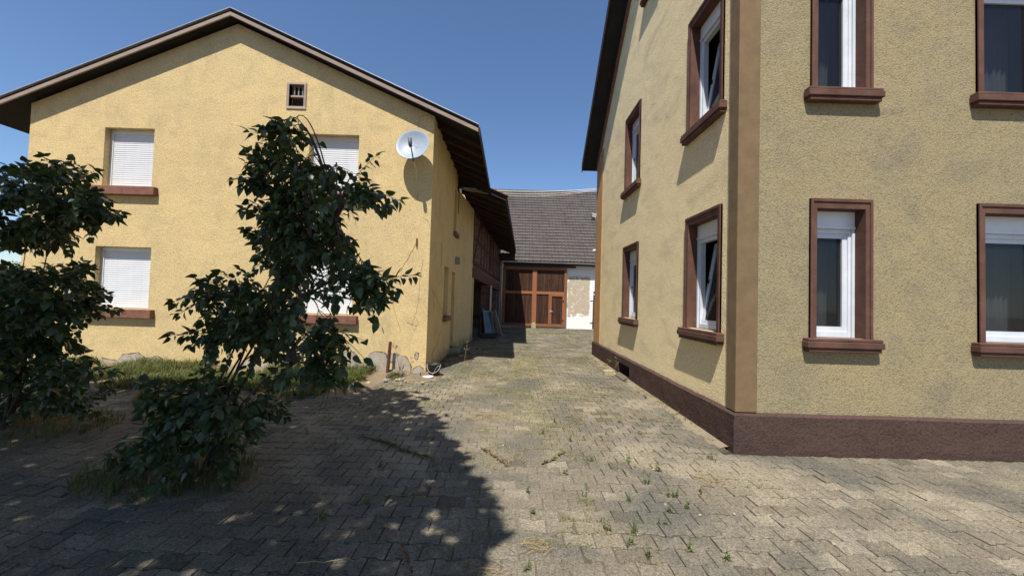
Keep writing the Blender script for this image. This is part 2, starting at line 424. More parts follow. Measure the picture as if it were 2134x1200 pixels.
while y < 22.1:
    off = (row % 2)*PL/2; k0 = int(-10.4/PL)
    for k in range(k0, int(10.4/PL)):
        x = k*PL + off
        if not in_yard(x, y): continue
        if abs(x) > 1.42*y + 4: continue
        q = to_px(Vector((x, y, 0)))
        vis = q and -1100 < q[0] < 3300 and -60 < q[1] < 1300
        if not vis and not (y < 3 and abs(x) < 3.5): continue
        kk = 2.6 if R.random() < .06 else 1; rz = R.gauss(0, .012); mt = Matrix.Translation((x + R.gauss(0, .0012), y + R.gauss(0, .0012), heave(x, y) + R.gauss(0, .0014))) @ \
            Matrix.Rotation(rz, 4, 'Z') @ Matrix.Rotation(R.gauss(0, .016)*kk, 4, 'X') @ Matrix.Rotation(R.gauss(0, .012)*kk, 4, 'Y')
        ins = q and 0 < q[0] < 2134 and 0 < q[1] < 1200
        cand.append((q[2] if ins else 1e3, mt))
    row += 1; y += PITCH_Y
cand.sort(key=lambda t: t[0])
for d, mt in cand[:300]: inst(pm, 'paving_stone', yard, mt)
st = MB()
for d, mt in cand[300:]: st.add([mt @ v for v in PV], PF)
st.build('paving_stones', 'paver', yard, kind='stuff')
# earth strip along the foot of the yellow house
eb = MB(); ev = {}
def e_v(i, j):
    if (i, j) not in ev:
        x, y = -11+i*.1, 5.2+j*.1; ev[i, j] = len(eb.v)
        edge = min(1, max(0, (y - 5.6)/1.0)) if x < -2.4 else min(1, max(0, (y-7.0)/.5))
        edge *= 1 if x < -1.9 else max(0, 1-(x+1.9)/.75)
        eb.v.append(Vector((x, y, -.03 + edge*(.055 + .03*mnoise.noise(Vector((x*2, y*2, 0))) + .02*mnoise.noise(Vector((x*8, y*8, 2)))) + (edge > .3)*.06*max(0, (y-7.3)))))
    return ev[i, j]
for i in range(100):
    for j in range(28): eb.f.append((e_v(i, j), e_v(i+1, j), e_v(i+1, j+1), e_v(i, j+1)))
tag(eb.build('earth_strip', 'earth', smooth=True), kind='structure')

for a, b_, c, d in BEDS:
    b = MB(); n = 30
    for k in range(9):
        for j in range(n):
            t = 2*math.pi*j/n; r = k/8*1.22; x, y = a + c*r*math.cos(t), b_ + d*r*math.sin(t)
            b.v.append(Vector((x, y, -.035 + .075*max(0, 1-r*r*.62)**.6 + .02*mnoise.noise(Vector((x*5, y*5, 1))))))
    for k in range(8):
        for j in range(n): b.f.append((k*n+j, (k+1)*n+j, (k+1)*n+(j+1) % n, k*n+(j+1) % n))
    tag(b.build('planting_bed', 'earth', smooth=True), kind='structure')
# sandy strip between the paving and the plinth of the right house
b = MB(); P = [(2.50, 11.4 - i*.12) for i in range(60)]; i0 = 0
for x, y in P:
    w_ = .13 + .07*mnoise.noise(Vector((0, y*1.7, 3))) + .03*mnoise.noise(Vector((0, y*7, 3)))
    for u, z in ((0, .028), (.35, .022), (.75, .010), (1, -.012)): b.v.append(Vector((x - w_*u, y, z + .006*mnoise.noise(Vector((u*3, y*6, 2))))))
for i in range(len(P)-1):
    for k in range(3): b.f.append((i*4+k, i*4+k+1, (i+1)*4+k+1, (i+1)*4+k))
tag(b.build('dirt_strip', 'sandy', smooth=True), kind='structure')
# ------------------------------------------------------------------ yellow house (left)
FY, CX = 7.96, -1.69
HB = Vector((-5.9, 10.5, 0))
yh = thing('yellow_house', HB, 'yellow rough plastered house with a low gable and closed white shutters left of the yard', 'house')
SL = .437; RX = -5.9; EZ = 5.39; RZ = EZ + SL*(CX-RX); LX = 2*RX-CX
holes = [(-4.283, 3.70, -3.25, 4.938), (-4.42, 1.17, -3.262, 2.45), (-4.75, 5.50, -4.44, 5.97),
         (-8.55, 3.70, -7.52, 4.938), (-8.60, 1.17, -7.45, 2.45)]
wb = MB()
wall(wb, (0, FY, 0), (1, 0, 0), [(LX, -.1), (CX, -.1), (CX, EZ), (RX, RZ), (LX, EZ)], holes, (0, 1, 0), .20)
side = [(9.8, 1.10, 10.5, 2.40), (11.1, .12, 11.72, 2.36), (11.12, 3.52, 11.66, 4.78)]
wall(wb, (CX, 0, 0), (0, 1, 0), [(FY, -.1), (11.85, -.1), (11.85, EZ), (FY, EZ)], side, (-1, 0, 0), .16)
SD = Vector((.108, 1, 0)).normalized()
def sp(y, z, d=0):      # point on the skewed shed line, d = outwards
    return Vector((CX + .108*(y-11.85) + d, y, z))
wb.quad(sp(11.85, -.1), sp(14.35, -.1), sp(14.35, 4.9), sp(11.85, 4.95))
wb.box((-1.80, 14.33, -.1), (-1.385, 14.62, 2.36))          # pier at the end of the plaster
wb.quad((LX, FY, -.1), (LX, 14, -.1), (LX, 14, EZ), (LX, FY, EZ)); wb.quad((LX, 14, -.1), (CX, 14, -.1), (CX, 14, EZ), (LX, 14, EZ))
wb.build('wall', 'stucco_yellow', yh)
# roof: two slabs, gable overhang .2, eaves overhang ~1 m
rf = MB(); y0, y1 = FY-.20, 13.35; ex = -.74
def rz_(x): return EZ + .06 + SL*(CX-x)
rf.prism([(ex, y0, rz_(ex)), (RX, y0, rz_(RX)), (RX, y0, rz_(RX)+.10), (ex, y0, rz_(ex)+.10)], (0, y1-y0, 0))
ex2 = 2*RX-ex
rf.prism([(ex2, y0, rz_(ex)), (ex2, y0, rz_(ex)+.10), (RX, y0, rz_(RX)+.10), (RX, y0, rz_(RX))], (0, y1-y0, 0))
roof = rf.build('roof', 'roof_dark', yh)
for sgn in (1, -1):
    b = MB(); e = ex if sgn > 0 else ex2
    b.prism([(e, 0, rz_(ex)-.045), (e, 0, rz_(ex)+.03), (RX, 0, rz_(RX)+.03), (RX, 0, rz_(RX)-.045)], (0, .03, 0))
    for i in range(len(b.v)): b.v[i].y += y0-.032
    b.build('verge_board', 'verge', roof)
    b = MB(); b.prism([(e, 0, rz_(ex)+.102), (e, 0, rz_(ex)+.116), (RX, 0, rz_(RX)+.116), (RX, 0, rz_(RX)+.102)], (0, .16, 0))
    for i in range(len(b.v)): b.v[i].y += y0-.05
    b.build('edge_flashing', 'zinc', roof)
k = 0
y = FY + .35
while y < 13.2:
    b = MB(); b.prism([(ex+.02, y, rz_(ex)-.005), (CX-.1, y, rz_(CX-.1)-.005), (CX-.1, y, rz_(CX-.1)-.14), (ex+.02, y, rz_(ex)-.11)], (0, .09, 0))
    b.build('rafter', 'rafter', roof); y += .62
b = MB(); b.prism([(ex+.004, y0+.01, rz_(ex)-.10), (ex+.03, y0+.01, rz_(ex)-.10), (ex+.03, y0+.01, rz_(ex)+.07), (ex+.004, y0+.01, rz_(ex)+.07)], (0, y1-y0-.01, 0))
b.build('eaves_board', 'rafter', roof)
# windows with roller shutters
def shutter_window(h, sillname=True, sillw=.13):
    a, b_, c, d = h
    wn_ = MB(); fy = FY+.125
    wn_.box((a+.005, fy, d-.085), (c-.005, fy+.075, d-.003)); wn_.box((a+.003, fy, b_), (a+.055, fy+.06, d-.085)); wn_.box((c-.03, fy, b_), (c-.003, fy+.06, d-.085))
    wo = wn_.build('window', 'pvc', yh)
    z = b_ + .012; n = 0; hh = .045
    sm = MB()
    for (s0, z0), (s1, z1) in (((.0, 0), (-.006, .01)), ((-.006, .01), (-.006, .035)), ((-.006, .035), (0, .0415))):
        sm.quad((a+.055, fy+.02+s0, z0), (c-.03, fy+.02+s0, z0), (c-.03, fy+.02+s1, z1), (a+.055, fy+.02+s1, z1))
    sm.quad((a+.055, fy+.024, -.003), (c-.03, fy+.024, -.003), (c-.03, fy+.024, .047), (a+.055, fy+.024, .047))
    me = sm.mesh('slat', 'shutter', HB)
    while z < d-.09:
        o = bpy.data.objects.new('slat', me); COL.objects.link(o); o.parent = wo; o.location = (0, R.gauss(0, .0008), z); z += hh
    sl = MB(); sl.box((a-.14, FY-.10, b_-.185), (c+.14, FY+.19, b_-.005)); sl.build('sill', 'sill_brown', wo, bevel=.012)
for h in (holes[0], holes[1], holes[3], holes[4]): shutter_window(h)
# small attic opening with wooden frame and bars
a, b_, c, d = holes[2]
q = MB(); q.box((a-.05, FY-.02, b_-.05), (c+.05, FY+.10, b_+.001)); q.box((a-.05, FY-.02, d-.001), (c+.05, FY+.10, d+.04)); q.box((a-.05, FY-.02, b_+.001), (a, FY+.10, d-.001)); q.box((c, FY-.02, b_+.001), (c+.05, FY+.10, d-.001))
q.box((a, FY+.03, b_+.22), (c, FY+.09, b_+.255))
at = q.build('window', 'verge', yh, label='small attic opening with a weathered wooden frame')
q = MB(); q.box((a+.001, FY+.12, b_+.001), (c-.001, FY+.13, d-.001)); q.build('back_panel', 'room', at)
for t in range(3):
    q = MB(); x = a+.07+t*.085; q.box((x, FY+.04, b_+.26), (x+.022, FY+.065, d-.005)); q.build('bar', 'stone_grey', at)
# alley side openings
def recess(h, name, mat, sill=None):
    a, b_, c, d = h; q = MB(); q.box((CX-.165, a+.002, b_+.002), (CX-.13, c-.002, d-.002)); o = q.build(name, mat, yh)
    if sill:
        q = MB(); q.box((CX-.10, a-.06, b_-.12), (CX+.10, c+.06, b_+.0)); q.build('sill', 'sill_brown', o, bevel=.01)
    return o
M['shut_tan'] = plain('yellowed_shutter_paint', (.36, .28, .14), .6, .15, 8)
M['door_tan'] = plain('tan_door_paint', (.30, .22, .11), .6, .2, 8)
recess(side[0], 'window', 'shut_tan', True)
dr = recess(side[1], 'door', 'door_tan')
q = MB(); q.tube([(CX-.125, 11.18, 1.1), (CX-.06, 11.18, 1.1), (CX-.06, 11.29, 1.1)], .011); q.build('handle', 'dark', dr)
q = MB(); q.box((CX-.2, 11.02, -.05), (CX+.26, 11.8, .12)); q.build('doorstep', 'stone_grey', yh, bevel=.015)
recess(side[2], 'window', 'shut_tan', True)
# flaked plaster at the foot of the front wall: bare render islands with a crumbled rim
def island(pts, name, mat, z=0, proud=.006):
    P = []
    n = len(pts)
    for i in range(n):
        p, q_ = Vector((*pts[i], 0)), Vector((*pts[(i+1) % n], 0))
        for t in range(4):
            r = p.lerp(q_, t/4); w_ = .0 if (p.y < .02 and q_.y < .02) else .012
            P.append((r.x + w_*R.uniform(-1, 1), FY-proud, r.y + w_*R.uniform(-1, 1)))
    b = MB(); b.prism(P, (0, proud+.01, 0)); b.v = b.v; return b.build(name, mat, yh)
isl = [[(-3.45, 0), (-2.48, 0), (-2.47, .18), (-2.50, .36), (-2.56, .42), (-2.78, .43), (-2.87, .37), (-2.95, .24), (-3.05, .20), (-3.14, .24), (-3.13, .40), (-3.28, .44), (-3.42, .37)],
       [(-2.46, .27), (-2.33, .18), (-2.26, .03), (-2.0, .0), (-1.99, .14), (-2.06, .28), (-2.14, .37), (-2.3, .40), (-2.43, .40)],
       [(-1.98, 0), (-1.72, 0), (-1.73, .1), (-1.82, .17), (-1.92, .13)], [(-1.93, .33), (-1.87, .30), (-1.85, .42), (-1.89, .45)]]
isl += [[(-5.9, 0), (-4.3, 0), (-4.35, .12), (-4.6, .20), (-4.75, .12), (-5.1, .17), (-5.3, .24), (-5.6, .1)], [(-8.4, 0), (-6.9, 0), (-7.0, .10), (-7.2, .21), (-7.45, .16), (-7.6, .27), (-7.9, .23), (-8.0, .11), (-8.3, .14)]]
for pts in isl:
    cx_ = sum(p[0] for p in pts)/len(pts); cy_ = sum(p[1] for p in pts)/len(pts)
    big = [(p[0] + (.011 if p[0] > cx_ else -.011), p[1] + (.012 if p[1] > cy_ else -.0)) for p in pts]
    island(big, 'plaster_rim', 'mortar_edge', proud=.004); island(pts, 'bare_render_patch', 'mortar', proud=.009)
def wallline(px, r=.004, mat='crack', wob=.008, name='crack', Y=FY, parent=None, seg=5):
    P = []
    pts = [on_y(u, v, Y-.003) for u, v in px]
    for i in range(len(pts)-1):
        for t in range(seg):
            p = pts[i].lerp(pts[i+1], t/seg); P.append(p + Vector((R.uniform(-wob, wob), 0, R.uniform(-wob, wob))))
    P.append(pts[-1]); b = MB().tube(P, r, r*.7, 4); return b.build(name, mat, parent or yh)
wallline([(868, 505), (858, 525), (838, 560), (818, 580), (815, 600), (820, 640), (828, 668), (836, 690)], .0035)
wallline([(882, 540), (876, 580), (872, 625), (866, 655), (858, 678), (866, 694)], .0025)
wallline([(866, 660), (872, 672), (862, 690)], .0025); wallline([(848, 672), (868, 680)], .0025)
wallline([(740, 455), (742, 475)], .004); wallline([(735, 452), (742, 458)], .004)
b = MB(); p = on_y(869, 505, FY); b.box((p.x-.012, FY-.03, p.z-.09), (p.x+.012, FY+.01, p.z+.08)); b.build('iron_peg', 'rust', yh)
wallline([(872, 266), (874, 243), (895, 240), (908, 262)], .003, 'wire_dark', .004, 'aerial_cable', FY-.01)
wallline([(882, 452), (893, 463), (897, 478)], .0025)
for ya, za, yb, zb in ((8.35, 1.75, 9.75, 1.15), (8.3, 1.8, 8.55, 1.3), (8.5, .3, 9.5, .75), (9.2, 2.9, 9.25, 2.3)):
    b = MB(); P = [Vector((CX+.006+.02*math.sin(t*3.1), ya+(yb-ya)*t, za+(zb-za)*t+.03*math.sin(t*9))) for t in [i/9 for i in range(10)]]
    b.tube(P, .004, .003, 4); b.build('dry_tendril', 'straw', yh)
b = MB(); b.box((CX, 11.62, 2.62), (CX+.11, 11.80, 2.84)); b.box((CX+.11, 11.64, 2.64), (CX+.13, 11.78, 2.82)); b.build('wall_lamp', 'stone_grey', yh, bevel=.01)

# hedge closing the garden left of the yellow house
hd = thing('garden_hedge', (-15, 14, 0), 'clipped green hedge beyond the left corner of the yellow house', 'hedge')
b = MB()
for i in range(9000):
    x = R.uniform(-26, -10.3); f_ = R.random(); z = R.uniform(.0, 2.3 + .15*mnoise.noise(Vector((x, 0, 0))))
    p = Vector((x, 13.4 + .16*mnoise.noise(Vector((x*1.5, z*1.5, 4))) + abs(R.gauss(0, .12)) if f_ < .75 else R.uniform(13.4, 14.4), z if f_ < .75 else 2.3 + R.gauss(0, .06)))
    n = Vector((R.gauss(0, .6), -1 if f_ < .75 else 0, R.gauss(.4, .6))).normalized(); a_ = R.uniform(0, 6.28); x_ = n.cross(Vector((math.cos(a_), .1, math.sin(a_)))).normalized(); y_ = n.cross(x_); s_ = R.uniform(.03, .055)
    b.quad(p-x_*s_, p-y_*s_*.6, p+x_*s_, p+y_*s_*.6)
b.build('foliage', 'tree_leaf', hd, kind='stuff')
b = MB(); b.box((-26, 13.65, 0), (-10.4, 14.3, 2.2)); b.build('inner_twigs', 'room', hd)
# ------------------------------------------------------------------ half-timbered shed (middle left)
SB = Vector((-2.5, 18, 0))
sh = thing('half_timbered_shed', SB, 'half-timbered brick shed with an open dark ground floor behind the yellow house', 'shed')
YA, YB = 14.3, 21.9
def lerp(a, b, y): return a + (b-a)*(y-YA)/(YB-YA)
def zb_(y): return lerp(2.37, 2.06, y)          # underside of the beam
b = MB(); b.hexa([sp(YA, 2.37, -.2), sp(YB, 2.06, -.2), sp(YB, 2.06, .03), sp(YA, 2.37, .03), sp(YA, 2.74, -.2), sp(YB, 2.36, -.2), sp(YB, 2.36, .03), sp(YA, 2.74, .03)]); b.build('beam', 'beam', sh)
b = MB(); b.hexa([sp(YA, 2.90, -.16), sp(YB, 2.56, -.16), sp(YB, 2.56, .02), sp(YA, 2.90, .02), sp(YA, 3.03, -.16), sp(YB, 2.68, -.16), sp(YB, 2.68, .02), sp(YA, 3.03, .02)]); b.build('bottom_rail', 'timber', sh)
b = MB(); b.hexa([sp(YA, 3.84, -.16), sp(YB, 3.42, -.16), sp(YB, 3.42, .015), sp(YA, 3.84, .015), sp(YA, 3.95, -.16), sp(YB, 3.52, -.16), sp(YB, 3.52, .015), sp(YA, 3.95, .015)]); b.build('middle_rail', 'timber', sh)
b = MB(); b.hexa([sp(YA, 4.80, -.16), sp(YB, 4.36, -.16), sp(YB, 4.36, .025), sp(YA, 4.80, .025), sp(YA, 4.98, -.16), sp(YB, 4.54, -.16), sp(YB, 4.54, .025), sp(YA, 4.98, .025)]); b.build('top_plate', 'timber', sh)
for y in (14.38, 16.0, 16.7, 17.4, 18.1, 19.3, 19.95, 20.6, 21.2, 21.8):
    b = MB(); b.hexa([sp(y-.06, lerp(3.03, 2.68, y), -.15), sp(y+.06, lerp(3.03, 2.68, y), -.15), sp(y+.06, lerp(3.03, 2.68, y), .018), sp(y-.06, lerp(3.03, 2.68, y), .018),
                      sp(y-.06, lerp(4.8, 4.36, y), -.15), sp(y+.06, lerp(4.8, 4.36, y), -.15), sp(y+.06, lerp(4.8, 4.36, y), .018), sp(y-.06, lerp(4.8, 4.36, y), .018)]); b.build('post', 'timber', sh)
b = MB(); b.hexa([sp(14.45, 3.05, -.15), sp(14.58, 3.05, -.15), sp(14.58, 3.05, .021), sp(14.45, 3.05, .021), sp(15.75, 4.78, -.15), sp(15.88, 4.78, -.15), sp(15.88, 4.78, .021), sp(15.75, 4.78, .021)]); b.build('brace', 'timber', sh)
b = MB(); b.hexa([sp(18.35, 2.95, -.1), sp(18.95, 2.92, -.1), sp(18.95, 2.92, .03), sp(18.35, 2.95, .03), sp(18.35, 4.55, -.1), sp(18.95, 4.5, -.1), sp(18.95, 4.5, .03), sp(18.35, 4.55, .03)]); b.build('loading_hatch', 'beam', sh, label='dark red wooden hatch in the brick upper floor')
b = MB(); b.hexa([sp(YA, 2.74, -.12), sp(YB, 2.36, -.12), sp(YB, 2.36, -.035), sp(YA, 2.74, -.035), sp(YA, 4.9, -.12), sp(YB, 4.45, -.12), sp(YB, 4.45, -.035), sp(YA, 4.9, -.035)]); b.build('infill_panel', 'infill', sh)
b = MB(); z = 0
for r in range(30):
    y = YA + (r % 2)*.13
    while y < YB-.2:
        zz0 = lerp(2.75, 2.37, y) + r*.0715
        if zz0 + .06 < lerp(4.8, 4.36, y) and R.random() > .01:
            d = -.004 + R.gauss(0, .002); Lb = .235
            b.hexa([sp(y, zz0, -.05), sp(y+Lb, zz0-.01, -.05), sp(y+Lb, zz0-.01, d), sp(y, zz0, d), sp(y, zz0+.06, -.05), sp(y+Lb, zz0+.05, -.05), sp(y+Lb, zz0+.05, d), sp(y, zz0+.06, d)])
        y += .25
b.build('bricks', 'brick', sh, kind='stuff')
# shed roof with its open verge over the alley
def roof_z(x, y): return lerp(4.62, 4.30, max(y, 11)) + .40*(-.20 + .047*(y-11.6) - x) - .02
rp = [(-1.66, 11.55), (-.20, 11.55), (.27, 21.45), (-5.5, 21.45), (-5.5, 14.05), (-1.66, 14.05)]
rp2 = [(-1.66, 11.55), (-.2, 11.55), (.02, 16), (.27, 21.45), (-1.66, 21.45)]
def roofslab(mb, pts, th):
    n = len(pts); i = len(mb.v)
    mb.v += [Vector((x, y, roof_z(x, y)-th)) for x, y in pts] + [Vector((x, y, roof_z(x, y))) for x, y in pts]
    mb.f.append(tuple(range(i+n-1, i-1, -1))); mb.f.append(tuple(range(i+n, i+2*n)))
    for k in range(n): mb.f.append((i+k, i+(k+1) % n, i+n+(k+1) % n, i+n+k))
b = MB(); roofslab(b, rp2, .14); roofslab(b, [(-5.5, 14.05), (-1.66, 14.05), (-1.66, 21.45), (-5.5, 21.45)], .14)
sroof = b.build('roof', 'roof_dark', sh)
for i in range(16):
    y = 11.75 + i*.63; xe = -.22 + .047*(y-11.6)
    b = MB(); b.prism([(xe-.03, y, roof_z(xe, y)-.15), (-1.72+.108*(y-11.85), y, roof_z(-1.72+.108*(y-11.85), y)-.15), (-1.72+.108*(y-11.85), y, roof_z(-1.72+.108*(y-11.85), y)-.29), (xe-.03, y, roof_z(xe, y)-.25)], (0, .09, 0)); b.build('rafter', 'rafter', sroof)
for r in range(2):      # clay tiles at the near verge and along the eave
    for k in range(6 if r == 0 else 44):
        if r == 0: x = -.3 - k*.22; y = 11.5; 
        else: y = 11.75 + k*.22; x = -.22 + .047*(y-11.6)
        zt = roof_z(x, y); T = Matrix.Translation((x, y, zt+.012)) @ Matrix.Rotation(-math.atan(-.40) if False else math.atan(.40), 4, 'Y') @ Matrix.Rotation(R.gauss(0, .03), 4, 'Z')
        b = MB()
        if r == 0: b.box((-.17, -.02, 0), (.17, .22, .025), T)
        else: b.box((-.26, -.105, 0), (.05, .105, .022), T)
        b.build('roof_tile', 'red_tile', sroof)
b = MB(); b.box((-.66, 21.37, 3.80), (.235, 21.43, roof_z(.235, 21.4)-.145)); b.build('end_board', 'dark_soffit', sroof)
# inside of the open ground floor
b = MB(); b.quad((-5.4, 14.2, 0), (-5.4, 21.9, 0), (-5.4, 21.9, 4.6), (-5.4, 14.2, 4.6)); b.quad((-5.4, 14.25, 0), (-1.5, 14.25, 0), (-1.5, 14.25, 4.9), (-5.4, 14.25, 4.9)); b.quad((-5.4, 14.2, 2.5), (-1.5, 14.2, 2.5), (-.8, 21.9, 2.5), (-5.4, 21.9, 2.5))
b.quad((-5.4, 21.86, 0), (-.6, 21.86, 0), (-.6, 21.86, 4.4), (-5.4, 21.86, 4.4))
b.build('inner_wall', 'infill', sh)
def brick_pier(x0, y0, w_, d_, h_, nm='brick_pier'):
    b = MB(); r = 0; z = .0
    b.box((x0+.01, y0+.01, 0), (x0+w_-.01, y0+d_-.01, h_-.002))
    while z < h_-.08:
        o = (r % 2)*.12; x = x0 - o
        for (fx0, fx1) in ((x0, x0+w_*.33), (x0+w_*.34, x0+w_*.66), (x0+w_*.67, x0+w_)): b.box((fx0, y0-.004, z), (fx1-.008, y0+.1, z+.062))
        b.box((x0+w_-.1, y0-.002, z+.0005), (x0+w_+.004, y0+d_, z+.0615)); z += .0735; r += 1
    b.build(nm, 'brick', sh)
brick_pier(-1.32, 17.6, .46, .46, 2.2)
brick_pier(-1.15, 20.9, .42, .4, 2.02)
b = MB(); b.beam((-.875, 17.55, 0), (-.86, 17.55, 2.2), .07, .07, (1, 0, 0)); b.build('steel_post', 'zinc', sh)
# ------------------------------------------------------------------ barn across the back
BB = Vector((1, 24, 0))
bn = thing('barn', BB, 'large barn with dark tiled roof and brown boarded gate at the end of the yard', 'barn')
WY = 22.12
b = MB(); wall(b, (0, WY, 0), (1, 0, 0), [(-9, -.1), (9, -.1), (9, 4.05), (-9, 4.05)], [(4.80, 0, 5.9, 2.02)], (0, 1, 0), .25)
b.quad((9, WY, -.1), (9, 31, -.1), (9, 31, 4), (9, WY, 4)); b.quad((-9, 31, -.1), (-9, WY, -.1), (-9, WY, 4), (-9, 31, 4))
b.build('wall', 'lime', bn)
b = MB()            # arched head of the small door, dark opening + white band
P = [(4.80, WY-.004, 2.06)] + [(5.35 - .55*math.cos(t), WY-.004, 2.06 + .28*math.sin(t)) for t in [math.pi*i/10 for i in range(1, 10)]] + [(5.9, WY-.004, 2.06)]
b.prism(P, (0, .05, 0)); b.build('door_arch', 'room', bn)
b = MB()
for i in range(7): b.box((4.84+i*.15, WY+.05+R.uniform(0, .004), .03), (4.985+i*.15, WY+.09, 1.98))
d_ = b.build('door', 'beam', bn)
for z in (.35, 1.62):
    b = MB(); b.box((4.66, WY-.02, z), (4.86, WY+.051, z+.04)); b.build('hinge', 'dark', d_)
EY, ERZ, RY, RRZ = 21.74, 3.80, 26.6, 9.17
b = MB(); b.prism([(-9.3, EY+.1, ERZ-.02), (-9.3, RY, RRZ-.1), (-9.3, 2*RY-EY, ERZ-.02)], (18.6, 0, 0)); broof = b.build('roof', 'roof_dark', bn)
b = MB(); nrow = 25; sl = Vector((0, RY-EY, RRZ-ERZ)); L = sl.length; sl.normalize(); nr = Vector((0, -sl.z, sl.y)); stp = L/nrow; TW = .212
prof = [(0, .0), (.18, .028), (.38, .034), (.55, .008), (.8, .002), (1.02, .018)]
for r in range(nrow):
    x = -9.2 + (r % 2)*0
    while x < 9.2:
        j = R.gauss(0, .002); t0 = r*stp - .02 + R.gauss(0, .003); t1 = t0 + stp*1.06; i = len(b.v)
        for t, up in ((t0, .055), (t1, .012)):
            for u, h_ in prof: b.v.append(Vector((x+u*TW+j, EY, ERZ)) + sl*t + nr*(up+h_))
        for u, h_ in prof: b.v.append(Vector((x+u*TW+j, EY, ERZ)) + sl*(t0+.002) + nr*(.012+h_))
        n = len(prof)
        for k in range(n-1):
            b.f.append((i+k, i+k+1, i+n+k+1, i+n+k)); b.f.append((i+2*n+k, i+2*n+k+1, i+k+1, i+k))
        x += TW
b.build('roof_tiles', 'tile', broof, kind='stuff')
for k in range(46):
    x = -9.2 + k*.4; b = MB(); P = []
    for t in range(7): a_ = math.pi*t/6; P.append((x, RY + .13*math.cos(a_), RRZ - .03 + .115*math.sin(a_) + .01*R.random()))
    b.prism(P, (.39, 0, 0)); b.build('ridge_tile', 'tile', broof)
b = MB(); P = [(0, 21.70 + .075*math.cos(t), 3.76 + .075*math.sin(t)) for t in [math.pi + math.pi*i/8 for i in range(9)]]
P2 = [(0, 21.70 + .066*math.cos(t), 3.76 + .066*math.sin(t)) for t in [2*math.pi - math.pi*i/8 for i in range(9)]]
b.prism([(-.52, p[1], p[2]) for p in P + P2], (9.7, 0, 0)); b.build('gutter', 'zinc', bn)
b = MB(); b.box((-.5, 21.79, 3.60), (9, 21.82, 3.72)); b.box((-.5, 21.82, 3.66), (9, 22.10, 3.68)); b.build('eaves_board', 'dark_soffit', bn)
b = MB(); b.box((-.35, 21.88, 3.49), (3.75, 22.0, 3.59)); b.build('gate_track', 'dark', bn)
b = MB(); b.tube([(-.46, 21.70, 3.70), (-.465, 21.71, 3.5), (-.48, 21.74, 3.2), (-.50, 21.76, .05)], .045, n=10); b.build('downpipe', 'zinc', bn, smooth=True)
# the sliding gate: orange-brown framing over dark boards
GY = 21.93
gt = MB(); X0, X1, Z0, Z1 = -.40, 3.25, .10, 3.45
def gbox(mb, x0, z0, x1, z1, pr=0): mb.box((x0, GY-pr, z0), (x1, GY+.05, z1))
gbox(gt, X0, Z0, X0+.14, Z1); gbox(gt, X1-.14, Z0, X1, Z1); gbox(gt, 1.28, Z0+.15, 1.53, Z1-.13, .004)
gate = gt.build('gate', 'gate_frame', bn)
for (x0, z0, x1, z1) in ((X0+.141, Z1-.13, X1-.141, Z1), (X0+.141, Z0, X1-.141, Z0+.149), (X0+.141, 1.94, 1.279, 2.09), (1.531, 1.94, X1-.141, 2.09)):
    b = MB(); gbox(b, x0, z0, x1, z1); b.build('rail', 'gate_rail', gate)
b = MB(); gbox(b, 2.23, Z0+.149, 2.41, 1.94, .008); b.box((2.412, GY-.008, 1.83), (3.108, GY+.05, 1.94)); b.box((3.03, GY-.008, Z0+.15), (3.108, GY+.05, 1.829)); b.build('wicket_frame', 'gate_frame', gate)
b = MB(); b.tube([(2.33, GY-.01, .98), (2.33, GY-.06, .98), (2.47, GY-.06, .97)], .012); b.box((2.31, GY-.014, .90), (2.35, GY-.0081, 1.06)); b.build('handle', 'zinc', gate)
b = MB(); b.box((3.04, GY-.02, 1.5), (3.10, GY-.0081, 1.62)); b.box((3.04, GY-.02, .4), (3.10, GY-.0081, .52)); b.build('hinge', 'dark', gate)
def boards(x0, x1, z0, z1):
    n = max(1, round((x1-x0)/.118)); w_ = (x1-x0)/n
    for k in range(n):
        b = MB(); d = R.uniform(0, .008); b.box((x0+k*w_+.0025, GY+.03-d+.012, z0+.001), (x0+(k+1)*w_-.0025, GY+.048+.012, z1-.001)); b.build('board', 'board', gate)
boards(X0+.14, 1.28, 2.09, Z1-.13); boards(1.53, X1-.14, 2.09, Z1-.13); boards(X0+.14, 1.28, Z0+.15, 1.94); boards(1.53, 2.23, Z0+.15, 1.94); boards(2.41, 3.03, Z0+.15, 1.83)
b = MB(); b.box((X0+.1, GY+.065, Z0), (X1-.1, GY+.09, Z1-.05)); b.build('back_panel', 'room', gate)

# ------------------------------------------------------------------ cream house (right)
WX, FYA, FYB = 2.55, 4.28, 11.42
CB = Vector((5.5, 7.85, 0))
ch = thing('cream_house', CB, 'tall cream plastered house with dark brown plinth and window surrounds right of the yard', 'house')
MY = 5.5; WEZ = 5.83; WSL = .945; WRZ = WEZ + WSL*(FYB-MY); WNZ = WRZ - WSL*(MY-FYA)
# window openings on the alley gable: (y0, z0, y1, z1) outer edge of the brown surround
A1, A2, B1, B2 = 4.60, 5.53, 7.62, 8.60
wins = [(A1, 1.27, A2, 2.83, True), (B1, 1.27, B2, 2.83, False), (A1, 4.08, A2, 5.72, True), (B1, 4.08, B2, 5.72, False), (6.62, 7.70, 7.50, 9.0, False)]
b = MB()
wall(b, (WX, 0, 0), (0, 1, 0), [(FYA, .30), (FYB, .30), (FYB, WEZ), (MY, WRZ), (FYA, WNZ)], [w_[:4] for w_ in wins], (1, 0, 0), .06)
b.quad((WX, FYB, -.1), (9, FYB, -.1), (9, FYB, WEZ), (WX, FYB, WEZ)); b.quad((9, FYA, -.1), (9, FYB, -.1), (9, FYB, WEZ+2.5), (9, FYA, WEZ+2.5))
b.build('wall', 'stucco_cream', ch)
fw = [(3.35, 1.27, 4.05, 2.83), (5.25, 1.27, 6.35, 2.83), (3.35, 4.08, 4.05, 5.70), (5.25, 4.08, 6.35, 5.70)]
